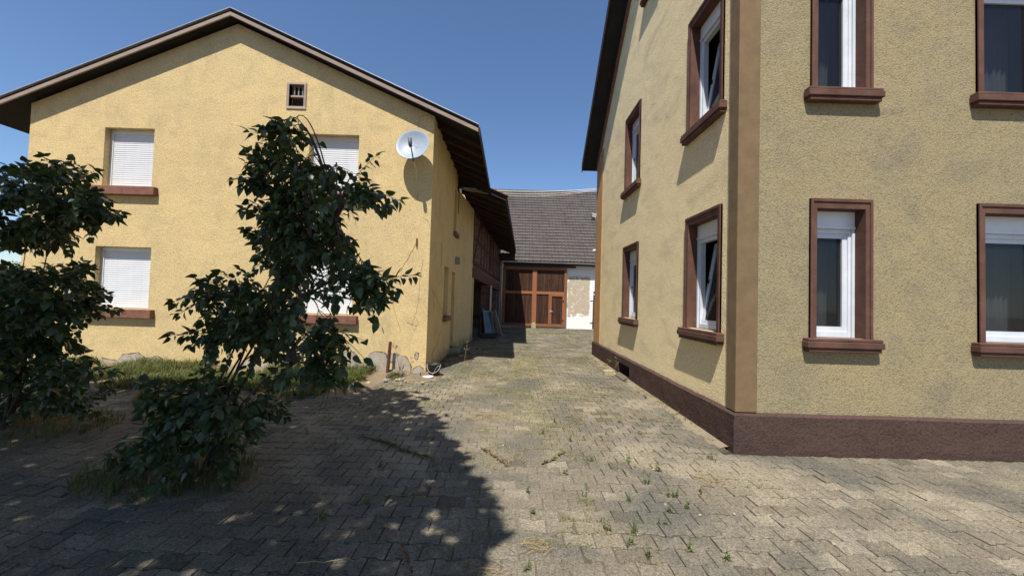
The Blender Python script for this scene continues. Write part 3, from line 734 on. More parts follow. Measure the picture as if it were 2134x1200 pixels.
b = MB(); wall(b, (0, FYA, 0), (1, 0, 0), [(WX, .30), (9, .30), (9, WNZ), (WX, WNZ)], fw, (0, 1, 0), .06); b.build('front_wall', 'stucco_sun_dimmed', ch)
# plinth, splayed ledge, pilasters
def plinth_seg(pts_out, pts_in, z0, z1):      # pts in plan, outer and inner
    b = MB(); i = 0
    for k in range(len(pts_out)-1):
        o0, o1, n0, n1 = pts_out[k], pts_out[k+1], pts_in[k], pts_in[k+1]
        for t in range(12):
            u0, u1 = t/12, (t+1)/12
            L_ = lambda a, c, u: (a[0]+(c[0]-a[0])*u, a[1]+(c[1]-a[1])*u)
            q0, q1, r0, r1 = L_(o0, o1, u0), L_(o0, o1, u1), L_(n0, n1, u0), L_(n0, n1, u1)
            wv0 = .012*mnoise.noise(Vector((q0[0]*2, q0[1]*2, 4))); wv1 = .012*mnoise.noise(Vector((q1[0]*2, q1[1]*2, 4)))
            b.quad((*q0, z0), (*q1, z0), (*q1, z1+wv1), (*q0, z1+wv0)); b.quad((*q0, z1+wv0), (*q1, z1+wv1), (*r1, z1+.025+wv1), (*r0, z1+.025+wv0))
    return b
PO = .055
zp1 = .40
V0, V1, VZ0, VZ1 = 7.90, 8.72, .03, .27           # cellar vent
b = plinth_seg([(WX-PO, FYB+PO), (WX-PO, V1)], [(WX, FYB), (WX, V1)], -.1, zp1)
b2 = plinth_seg([(WX-PO, V0), (WX-PO, FYA-PO), (9, FYA-PO)], [(WX, V0), (WX, FYA), (9, FYA)], -.1, zp1)
b.v += []; n0 = len(b.v); b.add(b2.v, b2.f)
b3 = plinth_seg([(WX-PO, V1), (WX-PO, V0)], [(WX, V1), (WX, V0)], VZ1, zp1); b.add(b3.v, b3.f)
b.quad((WX-PO, V0, -.1), (WX-PO, V1, -.1), (WX-PO, V1, VZ0), (WX-PO, V0, VZ0))
b.quad((WX-PO, V0, VZ0), (WX+.3, V0, VZ0), (WX+.3, V0, VZ1), (WX-PO, V0, VZ1)); b.quad((WX-PO, V1, VZ0), (WX-PO, V1, VZ1), (WX+.3, V1, VZ1), (WX+.3, V1, VZ0))
b.quad((WX-PO, V0, VZ1), (WX+.3, V0, VZ1), (WX+.3, V1, VZ1), (WX-PO, V1, VZ1)); b.quad((WX-PO, V0, VZ0), (WX-PO, V1, VZ0), (WX+.3, V1, VZ0), (WX+.3, V0, VZ0))
b.build('plinth', 'plinth', ch)
b = MB(); b.box((WX+.28, V0-.05, VZ0-.05), (WX+.31, V1+.05, VZ1+.05)); b.build('cellar_vent', 'room', ch)
b = MB(); b.box((WX-.022, 10.72, zp1+.027), (WX+.2, FYB+.022, 5.95)); b.build('corner_pilaster', 'ochre', ch, bevel=.008)
b = MB(); b.box((WX-.022, FYA-.022, zp1+.027), (WX+.22, FYA+.16, 5.80)); b.build('corner_pilaster', 'ochre_dull', ch, bevel=.008)
def window_unit(y0, z0, y1, z1, tilt, T):
    """built for a wall lying in local x=0, facing -x; T places it. y = along, x = into the wall"""
    def bb(mb, a, c): return mb.box(a, c, T)
    fw_ = .075
    s = MB(); pr = -.022
    bb(s, (pr, y0, z0), (.21, y0+fw_, z1)); bb(s, (pr, y1-fw_, z0), (.21, y1, z1)); bb(s, (pr, y0+fw_+.001, z1-fw_-.03), (.21, y1-fw_-.001, z1))
    bb(s, (pr-.012, y0-.0, z0), (pr+.02, y0+.028, z1+.002)); bb(s, (pr-.012, y1-.028, z0), (pr+.02, y1, z1+.002)); bb(s, (pr-.012, y0+.029, z1-.03), (pr+.02, y1-.029, z1+.003))
    wo = s.build('window', 'brown_trim', ch)
    s = MB(); bb(s, (-.098, y0-.075, z0-.105), (.0, y1+.075, z0-.035)); bb(s, (-.08, y0-.055, z0-.15), (.0, y1+.055, z0-.106)); bb(s, (-.088, y0-.065, z0-.034), (.20, y1+.065, z0-.001)); s.build('sill', 'brown_trim', wo, bevel=.008)
    a, c, e, t = y0+fw_+.002, y1-fw_-.002, z0+.002, z1-fw_-.032
    s = MB(); fx = .135
    bb(s, (fx-.02, a, t-.19), (fx+.10, c, t)); bb(s, (fx-.032, a, t-.20), (fx-.012, c, t-.175)); s.build('shutter_box', 'pvc', wo)
    s = MB(); q = .062
    bb(s, (fx, a, e), (fx+.07, a+q, t-.191)); bb(s, (fx, c-q, e), (fx+.07, c, t-.191)); bb(s, (fx, a+q+.001, e), (fx+.07, c-q-.001, e+q)); bb(s, (fx, a+q+.001, t-.191-q), (fx+.07, c-q-.001, t-.191))
    bb(s, (fx-.022, a, e), (fx-.001, a+.030, t-.201)); bb(s, (fx-.022, c-.03, e), (fx-.001, c, t-.201)); s.build('frame', 'pvc_grey', wo)
    # sash, hung at the bottom and tilted into the room
    ang = math.radians(9.5 if tilt else .2)
    hz = e + .05; S = T @ Matrix.Translation((fx+.012, 0, hz)) @ Matrix.Rotation(ang, 4, 'Y'); hgt = t-.191-.045-hz
    s = MB(); w2 = .07; sa, sc = a+.045, c-.045
    s.box((0, sa, 0), (.06, sa+w2, hgt), S); s.box((0, sc-w2, 0), (.06, sc, hgt), S); s.box((0, sa+w2+.001, 0), (.06, sc-w2-.001, w2), S); s.box((0, sa+w2+.001, hgt-w2), (.06, sc-w2-.001, hgt), S)
    s.build('sash', 'pvc_grey', wo)
    s = MB(); s.box((.02, sa+w2+.0005, w2+.0005), (.03, sc-w2-.0005, hgt-w2-.0005), S); s.build('pane', 'glass', wo)
    s = MB(); s.box((-.012, sc-.05, hgt*.5), (-.0005, sc-.02, hgt*.5+.06), S); s.build('latch', 'dark', wo)
    # pleated curtain behind
    s = MB(); n = 70; i = len(s.v)
    for k in range(n+1):
        yy = a + (c-a)*k/n; xx = fx+.36 + .028*math.sin(k*1.15) + .01*math.sin(k*.37)
        s.v += [T @ Vector((xx, yy, e)), T @ Vector((xx, yy, t-.05))]
    for k in range(n): s.f.append((i+2*k, i+2*k+2, i+2*k+3, i+2*k+1))
    s.build('curtain', 'curtain', wo, smooth=True)
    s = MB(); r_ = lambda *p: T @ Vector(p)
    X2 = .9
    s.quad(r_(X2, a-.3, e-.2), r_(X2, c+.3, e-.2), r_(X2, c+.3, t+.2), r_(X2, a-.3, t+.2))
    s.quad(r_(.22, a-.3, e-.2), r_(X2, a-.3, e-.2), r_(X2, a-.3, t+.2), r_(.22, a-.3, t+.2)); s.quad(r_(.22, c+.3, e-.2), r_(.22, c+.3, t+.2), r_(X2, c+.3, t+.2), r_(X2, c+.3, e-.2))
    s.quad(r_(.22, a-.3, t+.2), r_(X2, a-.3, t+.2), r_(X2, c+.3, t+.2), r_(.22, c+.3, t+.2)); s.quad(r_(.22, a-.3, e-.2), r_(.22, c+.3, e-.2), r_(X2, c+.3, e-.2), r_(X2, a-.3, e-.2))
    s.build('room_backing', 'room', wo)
TA = Matrix.Translation((WX, 0, 0))
for w_ in wins: window_unit(*w_, TA)
TF = Matrix.Translation((0, FYA, 0)) @ Matrix(((0, -1, 0, 0), (1, 0, 0, 0), (0, 0, 1, 0), (0, 0, 0, 1)))   # local x -> +Y, local y -> -X
for (x0, z0, x1, z1) in fw: window_unit(-x1, z0, -x0, z1, False, TF)
# roof slabs with a wide verge over the alley
b = MB(); OX, RT = 2.13, .20
for (ya, za, x0) in ((FYB+.28, WEZ+.05-WSL*.28, OX), (FYA-.3, WNZ+.05-WSL*.3, WX-.02)):
    b.prism([(x0, ya, za), (x0, ya, za+RT), (x0, MY, WRZ+.05+RT), (x0, MY, WRZ+.05)], (9.3-x0, 0, 0))
croof = b.build('roof', 'roof_dark', ch)
b = MB(); b.prism([(WX-.035, FYB+.02, WEZ-.27), (WX-.035, FYB+.02, WEZ+.03), (WX-.035, MY, WRZ+.04), (WX-.035, MY, WRZ-.26)], (.037, 0, 0)); b.build('verge_board', 'verge_brown', croof)
b = MB(); ya = FYB+.28; za = WEZ+.05-WSL*.28
b.prism([(OX-.025, ya+.01, za-.05), (OX-.025, ya+.01, za+RT+.02), (OX-.025, MY, WRZ+.05+RT+.02), (OX-.025, MY, WRZ)], (.024, 0, 0)); b.build('barge_board', 'dark_soffit', croof)

# ------------------------------------------------------------------ things in the yard
# satellite dish
p0 = on_y(861, 303, FY-.28)
dish = thing('satellite_dish', (p0.x, FY, p0.z-.1), 'pale grey satellite dish with a dark feed horn on the yellow gable wall', 'satellite dish')
ax = Vector((-.10, -.93, .26)).normalized(); rad = .335
b = MB(); prof = [(.001, 0)] + [(rad*t/7, .085*(t/7)**2) for t in range(1, 8)] + [(rad+.008, .085), (rad+.008, .078), (rad*.6, .02), (.001, -.012)]
b.lathe(prof, p0 + ax*-.045, 40, tuple(ax)); b.build('reflector', 'dish', dish, smooth=True)
lp = on_y(854, 291, FY-.28-.33); lq = on_y(855, 301, FY-.28-.33); rb = on_y(862, 337, FY-.28-.10)
b = MB(); b.tube([lp + Vector((0, 0, .02)), lq, lq + Vector((.004, .03, -.03))], .040, .036, 12); b.build('feed_horn', 'lnb', dish, smooth=True)
b = MB(); b.tube([lq + Vector((.004, .02, -.02)), (lq+rb)/2 + Vector((.005, 0, -.01)), rb], .012, .012, 8); b.build('feed_arm', 'dark', dish, smooth=True)
b = MB(); b.tube([rb, Vector((rb.x+.01, FY-.16, rb.z-.12)), Vector((rb.x, FY-.14, rb.z-.30))], .011, .008, 6); b.build('cable', 'wire', dish)
b = MB(); b.tube([p0+Vector((0, .06, 0)), (p0.x, FY-.10, p0.z-.02), (p0.x, FY, p0.z-.05)], .025, n=8); b.box((p0.x-.07, FY-.012, p0.z-.14), (p0.x+.07, FY, p0.z+.06)); b.build('wall_bracket', 'zinc', dish)
b = MB(); q_ = ax.to_track_quat('Z', 'Y').to_matrix()
for dx, dz in ((.05, .05), (.10, .05), (.05, -.01), (.095, -.02), (.02, .0), (.07, -.04)):
    c_ = p0 + ax*-.040 + q_ @ Vector((dx, 0, .006)) + Vector((0, 0, dz)); c_.y -= .02; b.lathe([(.001, .006), (.007, .005), (.007, 0)], c_, 6, tuple(ax))
b.build('bolt_heads', 'dark', dish)
b = MB(); pc = on_y(871, 400, FY-.004); P = [pc + Vector((.02*math.sin(t*4)*t, 0, -.14*t + .03*t*math.sin(t*9))) for t in [i/10 for i in range(11)]]; b.tube(P, .004, n=4); b.build('loose_cable', 'wire_dark', dish)
# overhead cables
pA, pB = Vector((CX+.10, 11.72, 4.97)), Vector((WX-.03, 11.25, 4.93))
def cable(sag, dz, r, lab, mat='wire'):
    P = []
    for i in range(25):
        t = i/24; p = pA.lerp(pB, t); p.z += dz*(1-.3*t) - sag*4*t*(1-t); P.append(p)
    o = MB().tube(P, r, n=6).build('overhead_cable', mat, loc=pA, smooth=True)
    return tag(o, lab, 'cable', 'cables strung across the yard')
cable(.11, .02, .013, 'uppermost white cable strung across the yard from wall to wall')
cable(.16, -.01, .010, 'middle thinner white cable strung across the yard'); cable(.21, -.03, .008, 'lowest and thinnest cable sagging across the yard')
br = thing('cable_bracket', (CX, 11.72, 4.97), 'dark star shaped iron cable bracket high on the shaded yellow wall', 'bracket')
b = MB(); b.tube([(CX, 11.72, 4.97), (CX+.13, 11.72, 4.97)], .018); b.build('pin', 'dark', br)
b = MB()
for k in range(4): a_ = math.pi*k/4; b.beam((CX+.02, 11.72-.15*math.cos(a_), 4.97-.15*math.sin(a_)), (CX+.02, 11.72+.15*math.cos(a_), 4.97+.15*math.sin(a_)), .03, .012, (0, -math.sin(a_), math.cos(a_)))
b.build('star_arms', 'dark', br)
b = MB(); b.tube([(CX+.04, 11.72, 4.95), (CX+.03, 11.80, 4.75), (CX+.025, 11.80, 4.2)], .012); b.build('drop_wire', 'wire_dark', br)
# white flood light on the corner of the cream house
fl = thing('flood_light', (WX, 11.5, 4.2), 'white flood light on the far corner of the cream house', 'lamp')
b = MB(); b.hexa([Vector((2.41, 11.44, 4.14)), Vector((2.52, 11.44, 4.10)), Vector((2.52, 11.6, 4.10)), Vector((2.41, 11.6, 4.14)), Vector((2.39, 11.40, 4.26)), Vector((2.54, 11.40, 4.22)), Vector((2.54, 11.62, 4.24)), Vector((2.39, 11.62, 4.28))]); b.build('lamp_housing', 'pvc', fl, bevel=.01)
b = MB(); b.hexa([Vector((2.42, 11.45, 4.05)), Vector((2.50, 11.45, 4.05)), Vector((2.50, 11.58, 4.05)), Vector((2.42, 11.58, 4.05)), Vector((2.425, 11.455, 4.13)), Vector((2.51, 11.455, 4.099)), Vector((2.51, 11.58, 4.099)), Vector((2.425, 11.58, 4.13))]); b.build('motion_sensor', 'black_plastic', fl)
b = MB(); b.tube([(2.53, 11.5, 4.2), (WX+.01, 11.46, 4.18)], .02); b.build('bracket', 'pvc', fl)
b = MB(); b.tube([(WX+.02, 11.46, 3.15), (WX-.03, 11.47, 3.15)], .02, n=8); b.lathe([(.001, .05), (.03, .045), (.04, .01), (.04, 0), (.001, 0)], (WX-.06, 11.47, 3.12), 12); o = b.build('outdoor_socket', 'pvc', loc=(WX, 11.46, 3.15)); tag(o, 'small white fitting low on the far corner of the cream house', 'fitting')
# things by the left corner
def rock(name, c, r, mat, lab, cat, group=None, sq=.7, seed=0, facet=8):
    import bmesh
    bm = bmesh.new(); bmesh.ops.create_icosphere(bm, subdivisions=2, radius=1)
    for v in bm.verts:
        d = v.co.normalized(); n = 1 + .35*mnoise.noise(d*1.3 + Vector((seed*3.1, seed, 0))) + .12*mnoise.noise(d*4 + Vector((seed, 0, 0)))
        v.co = Vector((d.x*r[0]*n, d.y*r[1]*n, max(-.3*r[2], d.z*r[2]*n)))
    me = bpy.data.meshes.new(name); bm.to_mesh(me); bm.free(); me.materials.append(M[mat])
    o = bpy.data.objects.new(name, me); COL.objects.link(o); o.location = c; o.rotation_euler = (0, 0, seed*1.7); return tag(o, lab, cat, group)
pt, pb = on_y(813.5, 712, 7.80), on_y(808, 771, 7.80)
b = MB(); d = (pt-pb).normalized()
b.tube([pb-d*.06, pb+d*.2, pb+d*.4, pt], .034, .031, 10, False); b.tube([pt, pb+d*.3], .026, .026, 10, False)
o = b.build('rusty_pipe', 'rust', loc=pb); tag(o, 'rusty iron pipe stub leaning upright before the yellow wall', 'pipe')
bk = on_z(904, 783); bk.z = heave(bk.x, bk.y)
bu = thing('bucket', bk, 'black plastic bucket at the corner of the yellow house', 'bucket')
b = MB(); b.lathe([(.001, .0), (.105, 0), (.128, .235), (.137, .238), (.137, .25), (.122, .25), (.10, .02), (.001, .02)], bk, 24); b.build('body', 'black_plastic', bu, smooth=True)
b = MB(); P = [bk + Vector((.137*math.cos(t), -.10*math.sin(t)-.03, .24-.16*math.sin(t))) for t in [math.pi*i/12 for i in range(13)]]; b.tube(P, .004, n=5); b.build('handle', 'wire', bu)
b = MB(); P = [bk + Vector((.16-.26*t, -.14-.02*math.sin(t*5), .22-.2*t+.05*math.sin(t*7))) for t in [i/10 for i in range(11)]]; b.tube(P, .003, n=4); o = b.build('loose_wire', 'wire', loc=bk); tag(o, 'thin pale wire hanging down the black bucket', 'wire')
pl = on_z(891, 788); b = MB(); P = [(pl.x + .11*math.cos(t)*(1+.12*math.sin(3*t)), pl.y + .07*math.sin(t), .022 + .004*math.sin(2*t)) for t in [2*math.pi*i/14 for i in range(14)]]
b.prism(P, (0, 0, .02)); o = b.build('white_shard', 'plate', loc=(pl.x, pl.y, .02)); tag(o, 'flat white shard lying before the black bucket', 'shard')
sc_ = on_z(868, 785); T = Matrix.Translation((sc_.x, sc_.y, .0)) @ Matrix.Rotation(.15, 4, 'Z')
b = MB(); b.box((-.075, -.07, 0), (.075, .07, .10), T); o = b.build('concrete_block', 'stone_grey', loc=sc_, bevel=.012); tag(o, 'small grey concrete block left of the white shard', 'block')
sb_ = on_z(822, 780); T = Matrix.Translation((sb_.x, sb_.y+.12, .03)) @ Matrix.Rotation(.6, 4, 'Z') @ Matrix.Rotation(-.35, 4, 'X')
b = MB(); b.box((-.16, -.07, 0), (.16, .07, .05), T); o = b.build('mortar_slab', 'stone_grey', loc=sb_, bevel=.01); tag(o, 'fallen slab of grey mortar leaning against the yellow wall foot', 'slab')
for i in range(19):
    u = R.uniform(742, 915); v = R.uniform(778, 806) - (u < 800)*4; c = on_z(u, v); s_ = R.uniform(.012, .042)
    if c.y > FY-.05: c.y = FY-.1
    rock('rubble_stone', (c.x, c.y, .03 if c.x < -1.5 else .01), (s_*1.3, s_, s_*.8), R.choice(['stone_grey', 'stone_pale', 'mortar']), 'small piece of rubble on the earth along the yellow wall', 'stone', 'rubble along the yellow wall', seed=i)
for i, (u, v) in enumerate(((930, 762), (953, 735), (962, 722), (975, 728), (1000, 728), (960, 742), (985, 736), (1012, 735))):
    c = on_z(u, v); s_ = R.uniform(.03, .07); rock('rubble_stone', (c.x, c.y, .01), (s_*1.4, s_, s_*.5), R.choice(['stone_grey', 'mortar']), 'small piece of rubble in the shade of the alley wall', 'stone', 'rubble along the alley wall', seed=40+i)
# right side: pale block and a loose board below the cellar vent
c = on_z(1269, 782); T = Matrix.Translation((c.x-.02, c.y, .0)) @ Matrix.Rotation(.1, 4, 'Z')
b = MB(); b.box((-.105, -.07, 0), (.105, .07, .115), T); b.box((.105, -.04, 0), (.17, .06, .06), T); o = b.build('pale_block', 'stone_pale', loc=c, bevel=.012); tag(o, 'pale yellow stone block by the brown plinth near the cellar vent', 'block')
c1, c2 = on_z(1292, 781), on_z(1309, 795)
b = MB(); b.hexa([Vector((WX-.20, 8.50, .005)), Vector((WX-.07, 8.55, .04)), Vector((WX-.07, 7.92, .04)), Vector((WX-.20, 7.82, .005)), Vector((WX-.205, 8.50, .028)), Vector((WX-.075, 8.55, .064)), Vector((WX-.075, 7.92, .064)), Vector((WX-.205, 7.82, .028))])
M['old_board'] = wood('old_grey_board', (.10, .075, .055), (.17, .135, .10), along='Y')
o = b.build('loose_board', M['old_board'], loc=(WX-.15, 8.2, 0)); tag(o, 'short grey weathered board below the dark cellar vent', 'board')
# stop stone in front of the gate
b = MB(); b.prism([(1.27, 21.72, -.02), (1.53, 21.72, -.02), (1.53, 21.72, .24), (1.46, 21.72, .32), (1.34, 21.72, .31), (1.27, 21.72, .22)], (0, .16, 0)); o = b.build('stop_stone', 'stone_pale', loc=(1.4, 21.8, 0), bevel=.015); tag(o, 'pale upright stop stone before the middle of the barn gate', 'stone')
# old windows and boards leaning in the open shed
def leaning(name, lab, cat, foot0, foot1, lean, h, th, mats):
    f0, f1 = Vector(foot0), Vector(foot1); d = (f1-f0).normalized(); n = Vector((-d.y, d.x, 0)); up = (Vector((0, 0, 1)) + n*lean).normalized(); L = (f1-f0).length; nn_ = d.cross(up)
    Mx = Matrix((( d.x, up.x, nn_.x, f0.x), (d.y, up.y, nn_.y, f0.y), (d.z, up.z, nn_.z, f0.z), (0, 0, 0, 1)))
    t = thing(name, f0, lab, cat)
    if 'glass' in mats:
        b = MB(); w_ = .055
        for a, c in (((0, 0, 0), (w_, h, th)), ((L-w_, 0, 0), (L, h, th)), ((w_+.001, 0, 0), (L-w_-.001, w_, th)), ((w_+.001, h-w_, 0), (L-w_-.001, h, th))): b.box(a, c, Mx)
        b.build('frame', mats[0], t); b = MB(); b.box((w_, w_, th*.4), (L-w_, h-w_, th*.6), Mx); b.build('pane', M['blue_pane'], t)
    else:
        b = MB(); b.box((0, 0, 0), (L, h, th), Mx); b.build('panel', mats[0], t)
        b = MB(); b.box((.0, h*.02, th+.001), (L, h*.02+.05, th+.015), Mx); b.build('edge_strip', mats[1], t)
M['blue_pane'] = plain('sky_tinted_pane', (.07, .09, .13), .12, .1, 3, spec=.6)
leaning('old_window', 'old grey glazed window sash leaning in the open shed', 'window', (-.98, 15.95, .02), (-.62, 16.25, .02), .22, 1.08, .05, ('stone_grey', 'glass'))
leaning('old_window', 'narrow dark framed pane leaning left of the grey sash in the shed', 'window', (-1.10, 16.15, .02), (-.92, 16.3, .02), .16, 1.18, .04, ('dark', 'glass'))
leaning('grey_board', 'pale grey board leaning rightmost in the open shed', 'board', (-.40, 16.3, .02), (-.24, 16.15, .02), .0, 1.12, .03, ('mortar', 'stone_grey'))
for o in list(bpy.data.objects):
    if o.name.startswith('grey_board'): o.rotation_euler = (math.radians(-4), math.radians(-17), 0)
b = MB(); b.box((-1.15, 15.35, .06), (-.45, 15.75, .14)); b.box((-1.1, 15.4, -.01), (-1.0, 15.7, .06)); b.box((-.6, 15.4, -.01), (-.5, 15.7, .06)); b.box((-1.17, 15.33, .14), (-.43, 15.37, .19)); b.box((-1.17, 15.73, .14), (-.43, 15.77, .19))
o = b.build('tray', 'black_plastic', loc=(-.8, 15.5, 0), bevel=.01); tag(o, 'low black tray on the ground before the leaning windows', 'tray')
ck = thing('old_chair', (-1.45, 16.4, 0), 'dark worn chair in the gloom of the open shed', 'chair')
b = MB(); b.box((-1.65, 16.2, .43), (-1.25, 16.6, .46)); b.build('seat', 'timber', ck)
for x, y in ((-1.63, 16.22), (-1.27, 16.22), (-1.63, 16.58), (-1.27, 16.58)):
    b = MB(); b.box((x-.018, y-.018, 0), (x+.018, y+.018, .43 if y < 16.4 else .9)); b.build('leg', 'timber', ck)
b = MB(); b.box((-1.61, 16.57, .7), (-1.29, 16.59, .88)); b.build('backrest', 'timber', ck)

# ------------------------------------------------------------------ lilac bushes
def leaf_mesh():
    """heart-shaped lilac leaf, base at origin, tip towards +y, folded along the midrib and drooping"""
    out = [(.0, .0), (.22, -.06), (.36, .08), (.40, .26), (.33, .50), (.19, .76), (.05, .95), (0, 1.04)]
    mid = [0, .1, .26, .5, .76]
    v = []; f = []
    droop = lambda y: -.20*y*y
    mids = [(0, t) for t in (0, .08, .26, .50, .76, 1.04)]
    for x, t in mids: v.append(Vector((0, t, droop(t))))
    for s_ in (1, -1):
        i = len(v)
        for x, t in out[1:7]: v.append(Vector((s_*x, t, droop(max(t, 0)) + .35*x*(.8 if x > .2 else .6))))
        A = list(range(i, i+6)); Q = [(0, A[0], A[1], 1), (1, A[1], A[2], 2), (2, A[2], A[3], 3), (3, A[3], A[4], 4), (4, A[4], A[5], 5)]
        for q in Q: f.append(q if s_ > 0 else q[::-1])
    return v, f
LV, LF = leaf_mesh()
lm = MB().add([v.copy() for v in LV], LF).mesh('leaf', 'leaf', smooth=True)
def leaf_mat(p, d, size, roll=.5):
    d = d.normalized(); up = Vector((R.gauss(0, roll), R.gauss(0, roll), 1)); x = d.cross(up).normalized(); z = x.cross(d)
    w_ = size*R.uniform(.85, 1.05)
    return Matrix(((x.x*w_, d.x*size, z.x*size, p.x), (x.y*w_, d.y*size, z.y*size, p.y), (x.z*w_, d.z*size, z.z*size, p.z), (0, 0, 0, 1)))
def bush(name, base, tips, label, cat, leafsize=.085, split=True, nst=9):
    t = thing(name, base, label, cat); B = Vector(base); leaves = []; stems = MB(); twigs = MB()
    hubs = []
    for k in range(nst):
        tp_ = Vector(tips[(k*len(tips))//nst + R.randrange(3)][0]); h = tp_ - B
        foot = B + Vector((R.gauss(0, .10), R.gauss(0, .08), -.05))
        P = [foot, foot + Vector((h.x*.12, h.y*.12, h.z*.25)) + Vector((R.gauss(0, .03), R.gauss(0, .03), 0)), B + Vector((h.x*.35, h.y*.35, h.z*.5)) + Vector((R.gauss(0, .04), R.gauss(0, .04), 0)), B + Vector((h.x*.85, h.y*.85, h.z*.9))]
        Q = P; P = [Q[0]*(1-u)**3 + Q[1]*3*u*(1-u)**2 + Q[2]*3*u*u*(1-u) + Q[3]*u**3 for u in [i/8 for i in range(9)]]
        stems.tube(P, .016, .0035, 6); hubs.append(P)
    for tip, spread, dens in tips:
        tip = Vector(tip)
        st_ = min((p_ for hp in hubs for p_ in hp[2:]), key=lambda p_: (p_-tip).length + .25*abs(p_.z - tip.z + .3))
        h = tip - st_; c1 = st_ + Vector((h.x*.25, h.y*.25, h.z*.5 + .05)); c2 = st_ + Vector((h.x*.7, h.y*.7, h.z*1.0 + .10))
        P = [st_*(1-s_)**3 + c1*3*s_*(1-s_)**2 + c2*3*s_*s_*(1-s_) + tip*s_**3 for s_ in [i/12 for i in range(13)]]
        stems.tube(P, .0075, .003, 5)
        for q in range(dens):
            s_ = 1 - spread*R.random()**1.3; k = min(11, int(s_*12)); p = P[k].lerp(P[k+1], s_*12-k); main = (P[k+1]-P[k]).normalized()
            dr_ = (main*R.uniform(.3, 1.1) + Vector((R.gauss(0, .6), R.gauss(0, .6), R.gauss(.05, .5)))).normalized(); L_ = R.uniform(.12, .30)
            tp = [p + dr_*L_*u + Vector((0, 0, -.10*L_*u*u)) for u in (0, .35, .7, 1)]
            twigs.tube(tp, .0032, .0015, 4)
            nn_ = int(L_/.042); az = R.uniform(0, 6.28)
            for j in range(1, nn_+1):
                u = j/nn_; pp = tp[0].lerp(tp[-1], u); az += 1.57 + R.gauss(0, .3)
                side = dr_.cross(Vector((0, 0, 1))); side = side.normalized() if side.length > .1 else Vector((1, 0, 0)); up = side.cross(dr_)
                for sg in (1, -1):
                    o_ = side*math.cos(az)*sg + up*math.sin(az)*sg
                    ld = (o_*.8 + dr_*.45 + Vector((0, 0, R.uniform(-.75, -.1)))).normalized()
                    leaves.append(leaf_mat(pp + ld*.018, ld, leafsize*R.uniform(.6, 1.12)*(.75 + .25*(1-u*.6))))
            leaves.append(leaf_mat(tp[-1], dr_ + Vector((0, 0, -.3)), leafsize*R.uniform(.6, .95)))
    stems.build('stem', 'bark', t, smooth=True); twigs.build('twigs', 'bark', t, kind='stuff')
    keep = [(600, 806, 800, 1200, 0.), (560, 880, 640, 1200, 0.), (640, 545, 738, 660, .30), (640, 270, 752, 345, .12), (705, 345, 752, 385, .45), (700, 432, 790, 490, .30), (690, 645, 800, 690, .35), (712, 690, 800, 800, .30), (617, 655, 660, 700, .45), (617, 690, 645, 760, .35)]
    def grows(mt):
        q = to_px(mt.translation)
        return not q or all(R.random() < k for a0, b0, a1, b1, k in keep if a0 < q[0] < a1 and b0 < q[1] < b1)
    if split: leaves = [mt for mt in leaves if grows(mt)]
    keyed = []
    for mt in leaves:
        q = to_px(mt.translation); vis = q and 0 < q[0] < 2134 and 0 < q[1] < 1200
        keyed.append(((q[2] if q[0] > 600 else q[2]+5) if vis else 99, mt))
    keyed.sort(key=lambda a: a[0]); n = 300 if split else 0
    for _, mt in keyed[:n]: inst(lm, 'leaf', t, mt)
    b = MB()
    for _, mt in keyed[n:]: b.add([mt @ v for v in LV], LF)
    b.build('foliage' if not split else 'inner_foliage', 'leaf', t, smooth=True, kind='stuff')
    return t
def T_(u, v, y, spread=.22, dens=6): return (on_y(u, v, y), spread, dens)
tips = [T_(740, 375, 2.8, .10, 4), T_(765, 395, 2.75, .08, 3), T_(700, 345, 2.9, .12, 4), T_(660, 355, 3.0, .2, 7), T_(640, 330, 3.0, .10, 3), T_(715, 400, 2.9, .2, 7), T_(680, 400, 3.1, .25, 9), T_(640, 400, 3.0, .25, 9), T_(745, 412, 2.8, .1, 4),
        T_(660, 440, 2.9, .25, 10), T_(625, 460, 3.1, .3, 10), T_(690, 450, 2.9, .15, 6), T_(640, 510, 3.0, .25, 10), T_(700, 425, 2.8, .14, 5), T_(665, 500, 3.0, .2, 8),
        T_(715, 530, 2.8, .15, 7), T_(755, 545, 2.75, .10, 5), T_(690, 520, 2.9, .2, 8), T_(785, 590, 2.7, .10, 5), T_(760, 590, 2.75, .14, 7), T_(725, 575, 2.8, .2, 9), T_(770, 615, 2.7, .10, 5), T_(740, 625, 2.75, .1, 5), T_(690, 570, 2.9, .2, 7), T_(650, 590, 2.9, .2, 6), T_(630, 560, 3.0, .2, 6),
        T_(665, 650, 2.85, .10, 3), T_(640, 640, 2.9, .1, 3), T_(690, 655, 2.8, .06, 2), T_(625, 620, 2.9, .2, 5),
        T_(700, 690, 2.7, .12, 6), T_(680, 720, 2.7, .14, 6), T_(660, 745, 2.65, .15, 7), T_(715, 745, 2.6, .08, 4), T_(690, 770, 2.6, .12, 7), T_(640, 720, 2.7, .1, 3), T_(665, 700, 2.8, .12, 4), T_(630, 755, 2.7, .08, 3), T_(625, 690, 2.8, .1, 3), T_(695, 790, 2.58, .05, 3),
        T_(617, 245, 3.0, .05, 2), T_(612, 265, 3.05, .08, 3)]
for i in range(24):
    tips.append(T_(R.uniform(530, 625), R.uniform(330, 780), R.uniform(2.9, 3.6), .3, 7))
for i in range(8): tips.append(T_(R.uniform(585, 635), R.uniform(360, 560), R.uniform(2.95, 3.4), .22, 8))
for i in range(14): tips.append(T_(R.gauss(420, 70), R.uniform(820, 985), R.uniform(2.9, 3.5), .4, 9))
for i in range(16): tips.append(T_(R.gauss(500, 45), R.uniform(600, 860), R.uniform(2.9, 3.5), .4, 8))
tips += [T_(596, 250, 3.1, .1, 4), T_(575, 290, 3.2, .15, 5), T_(600, 300, 3.1, .2, 8)]
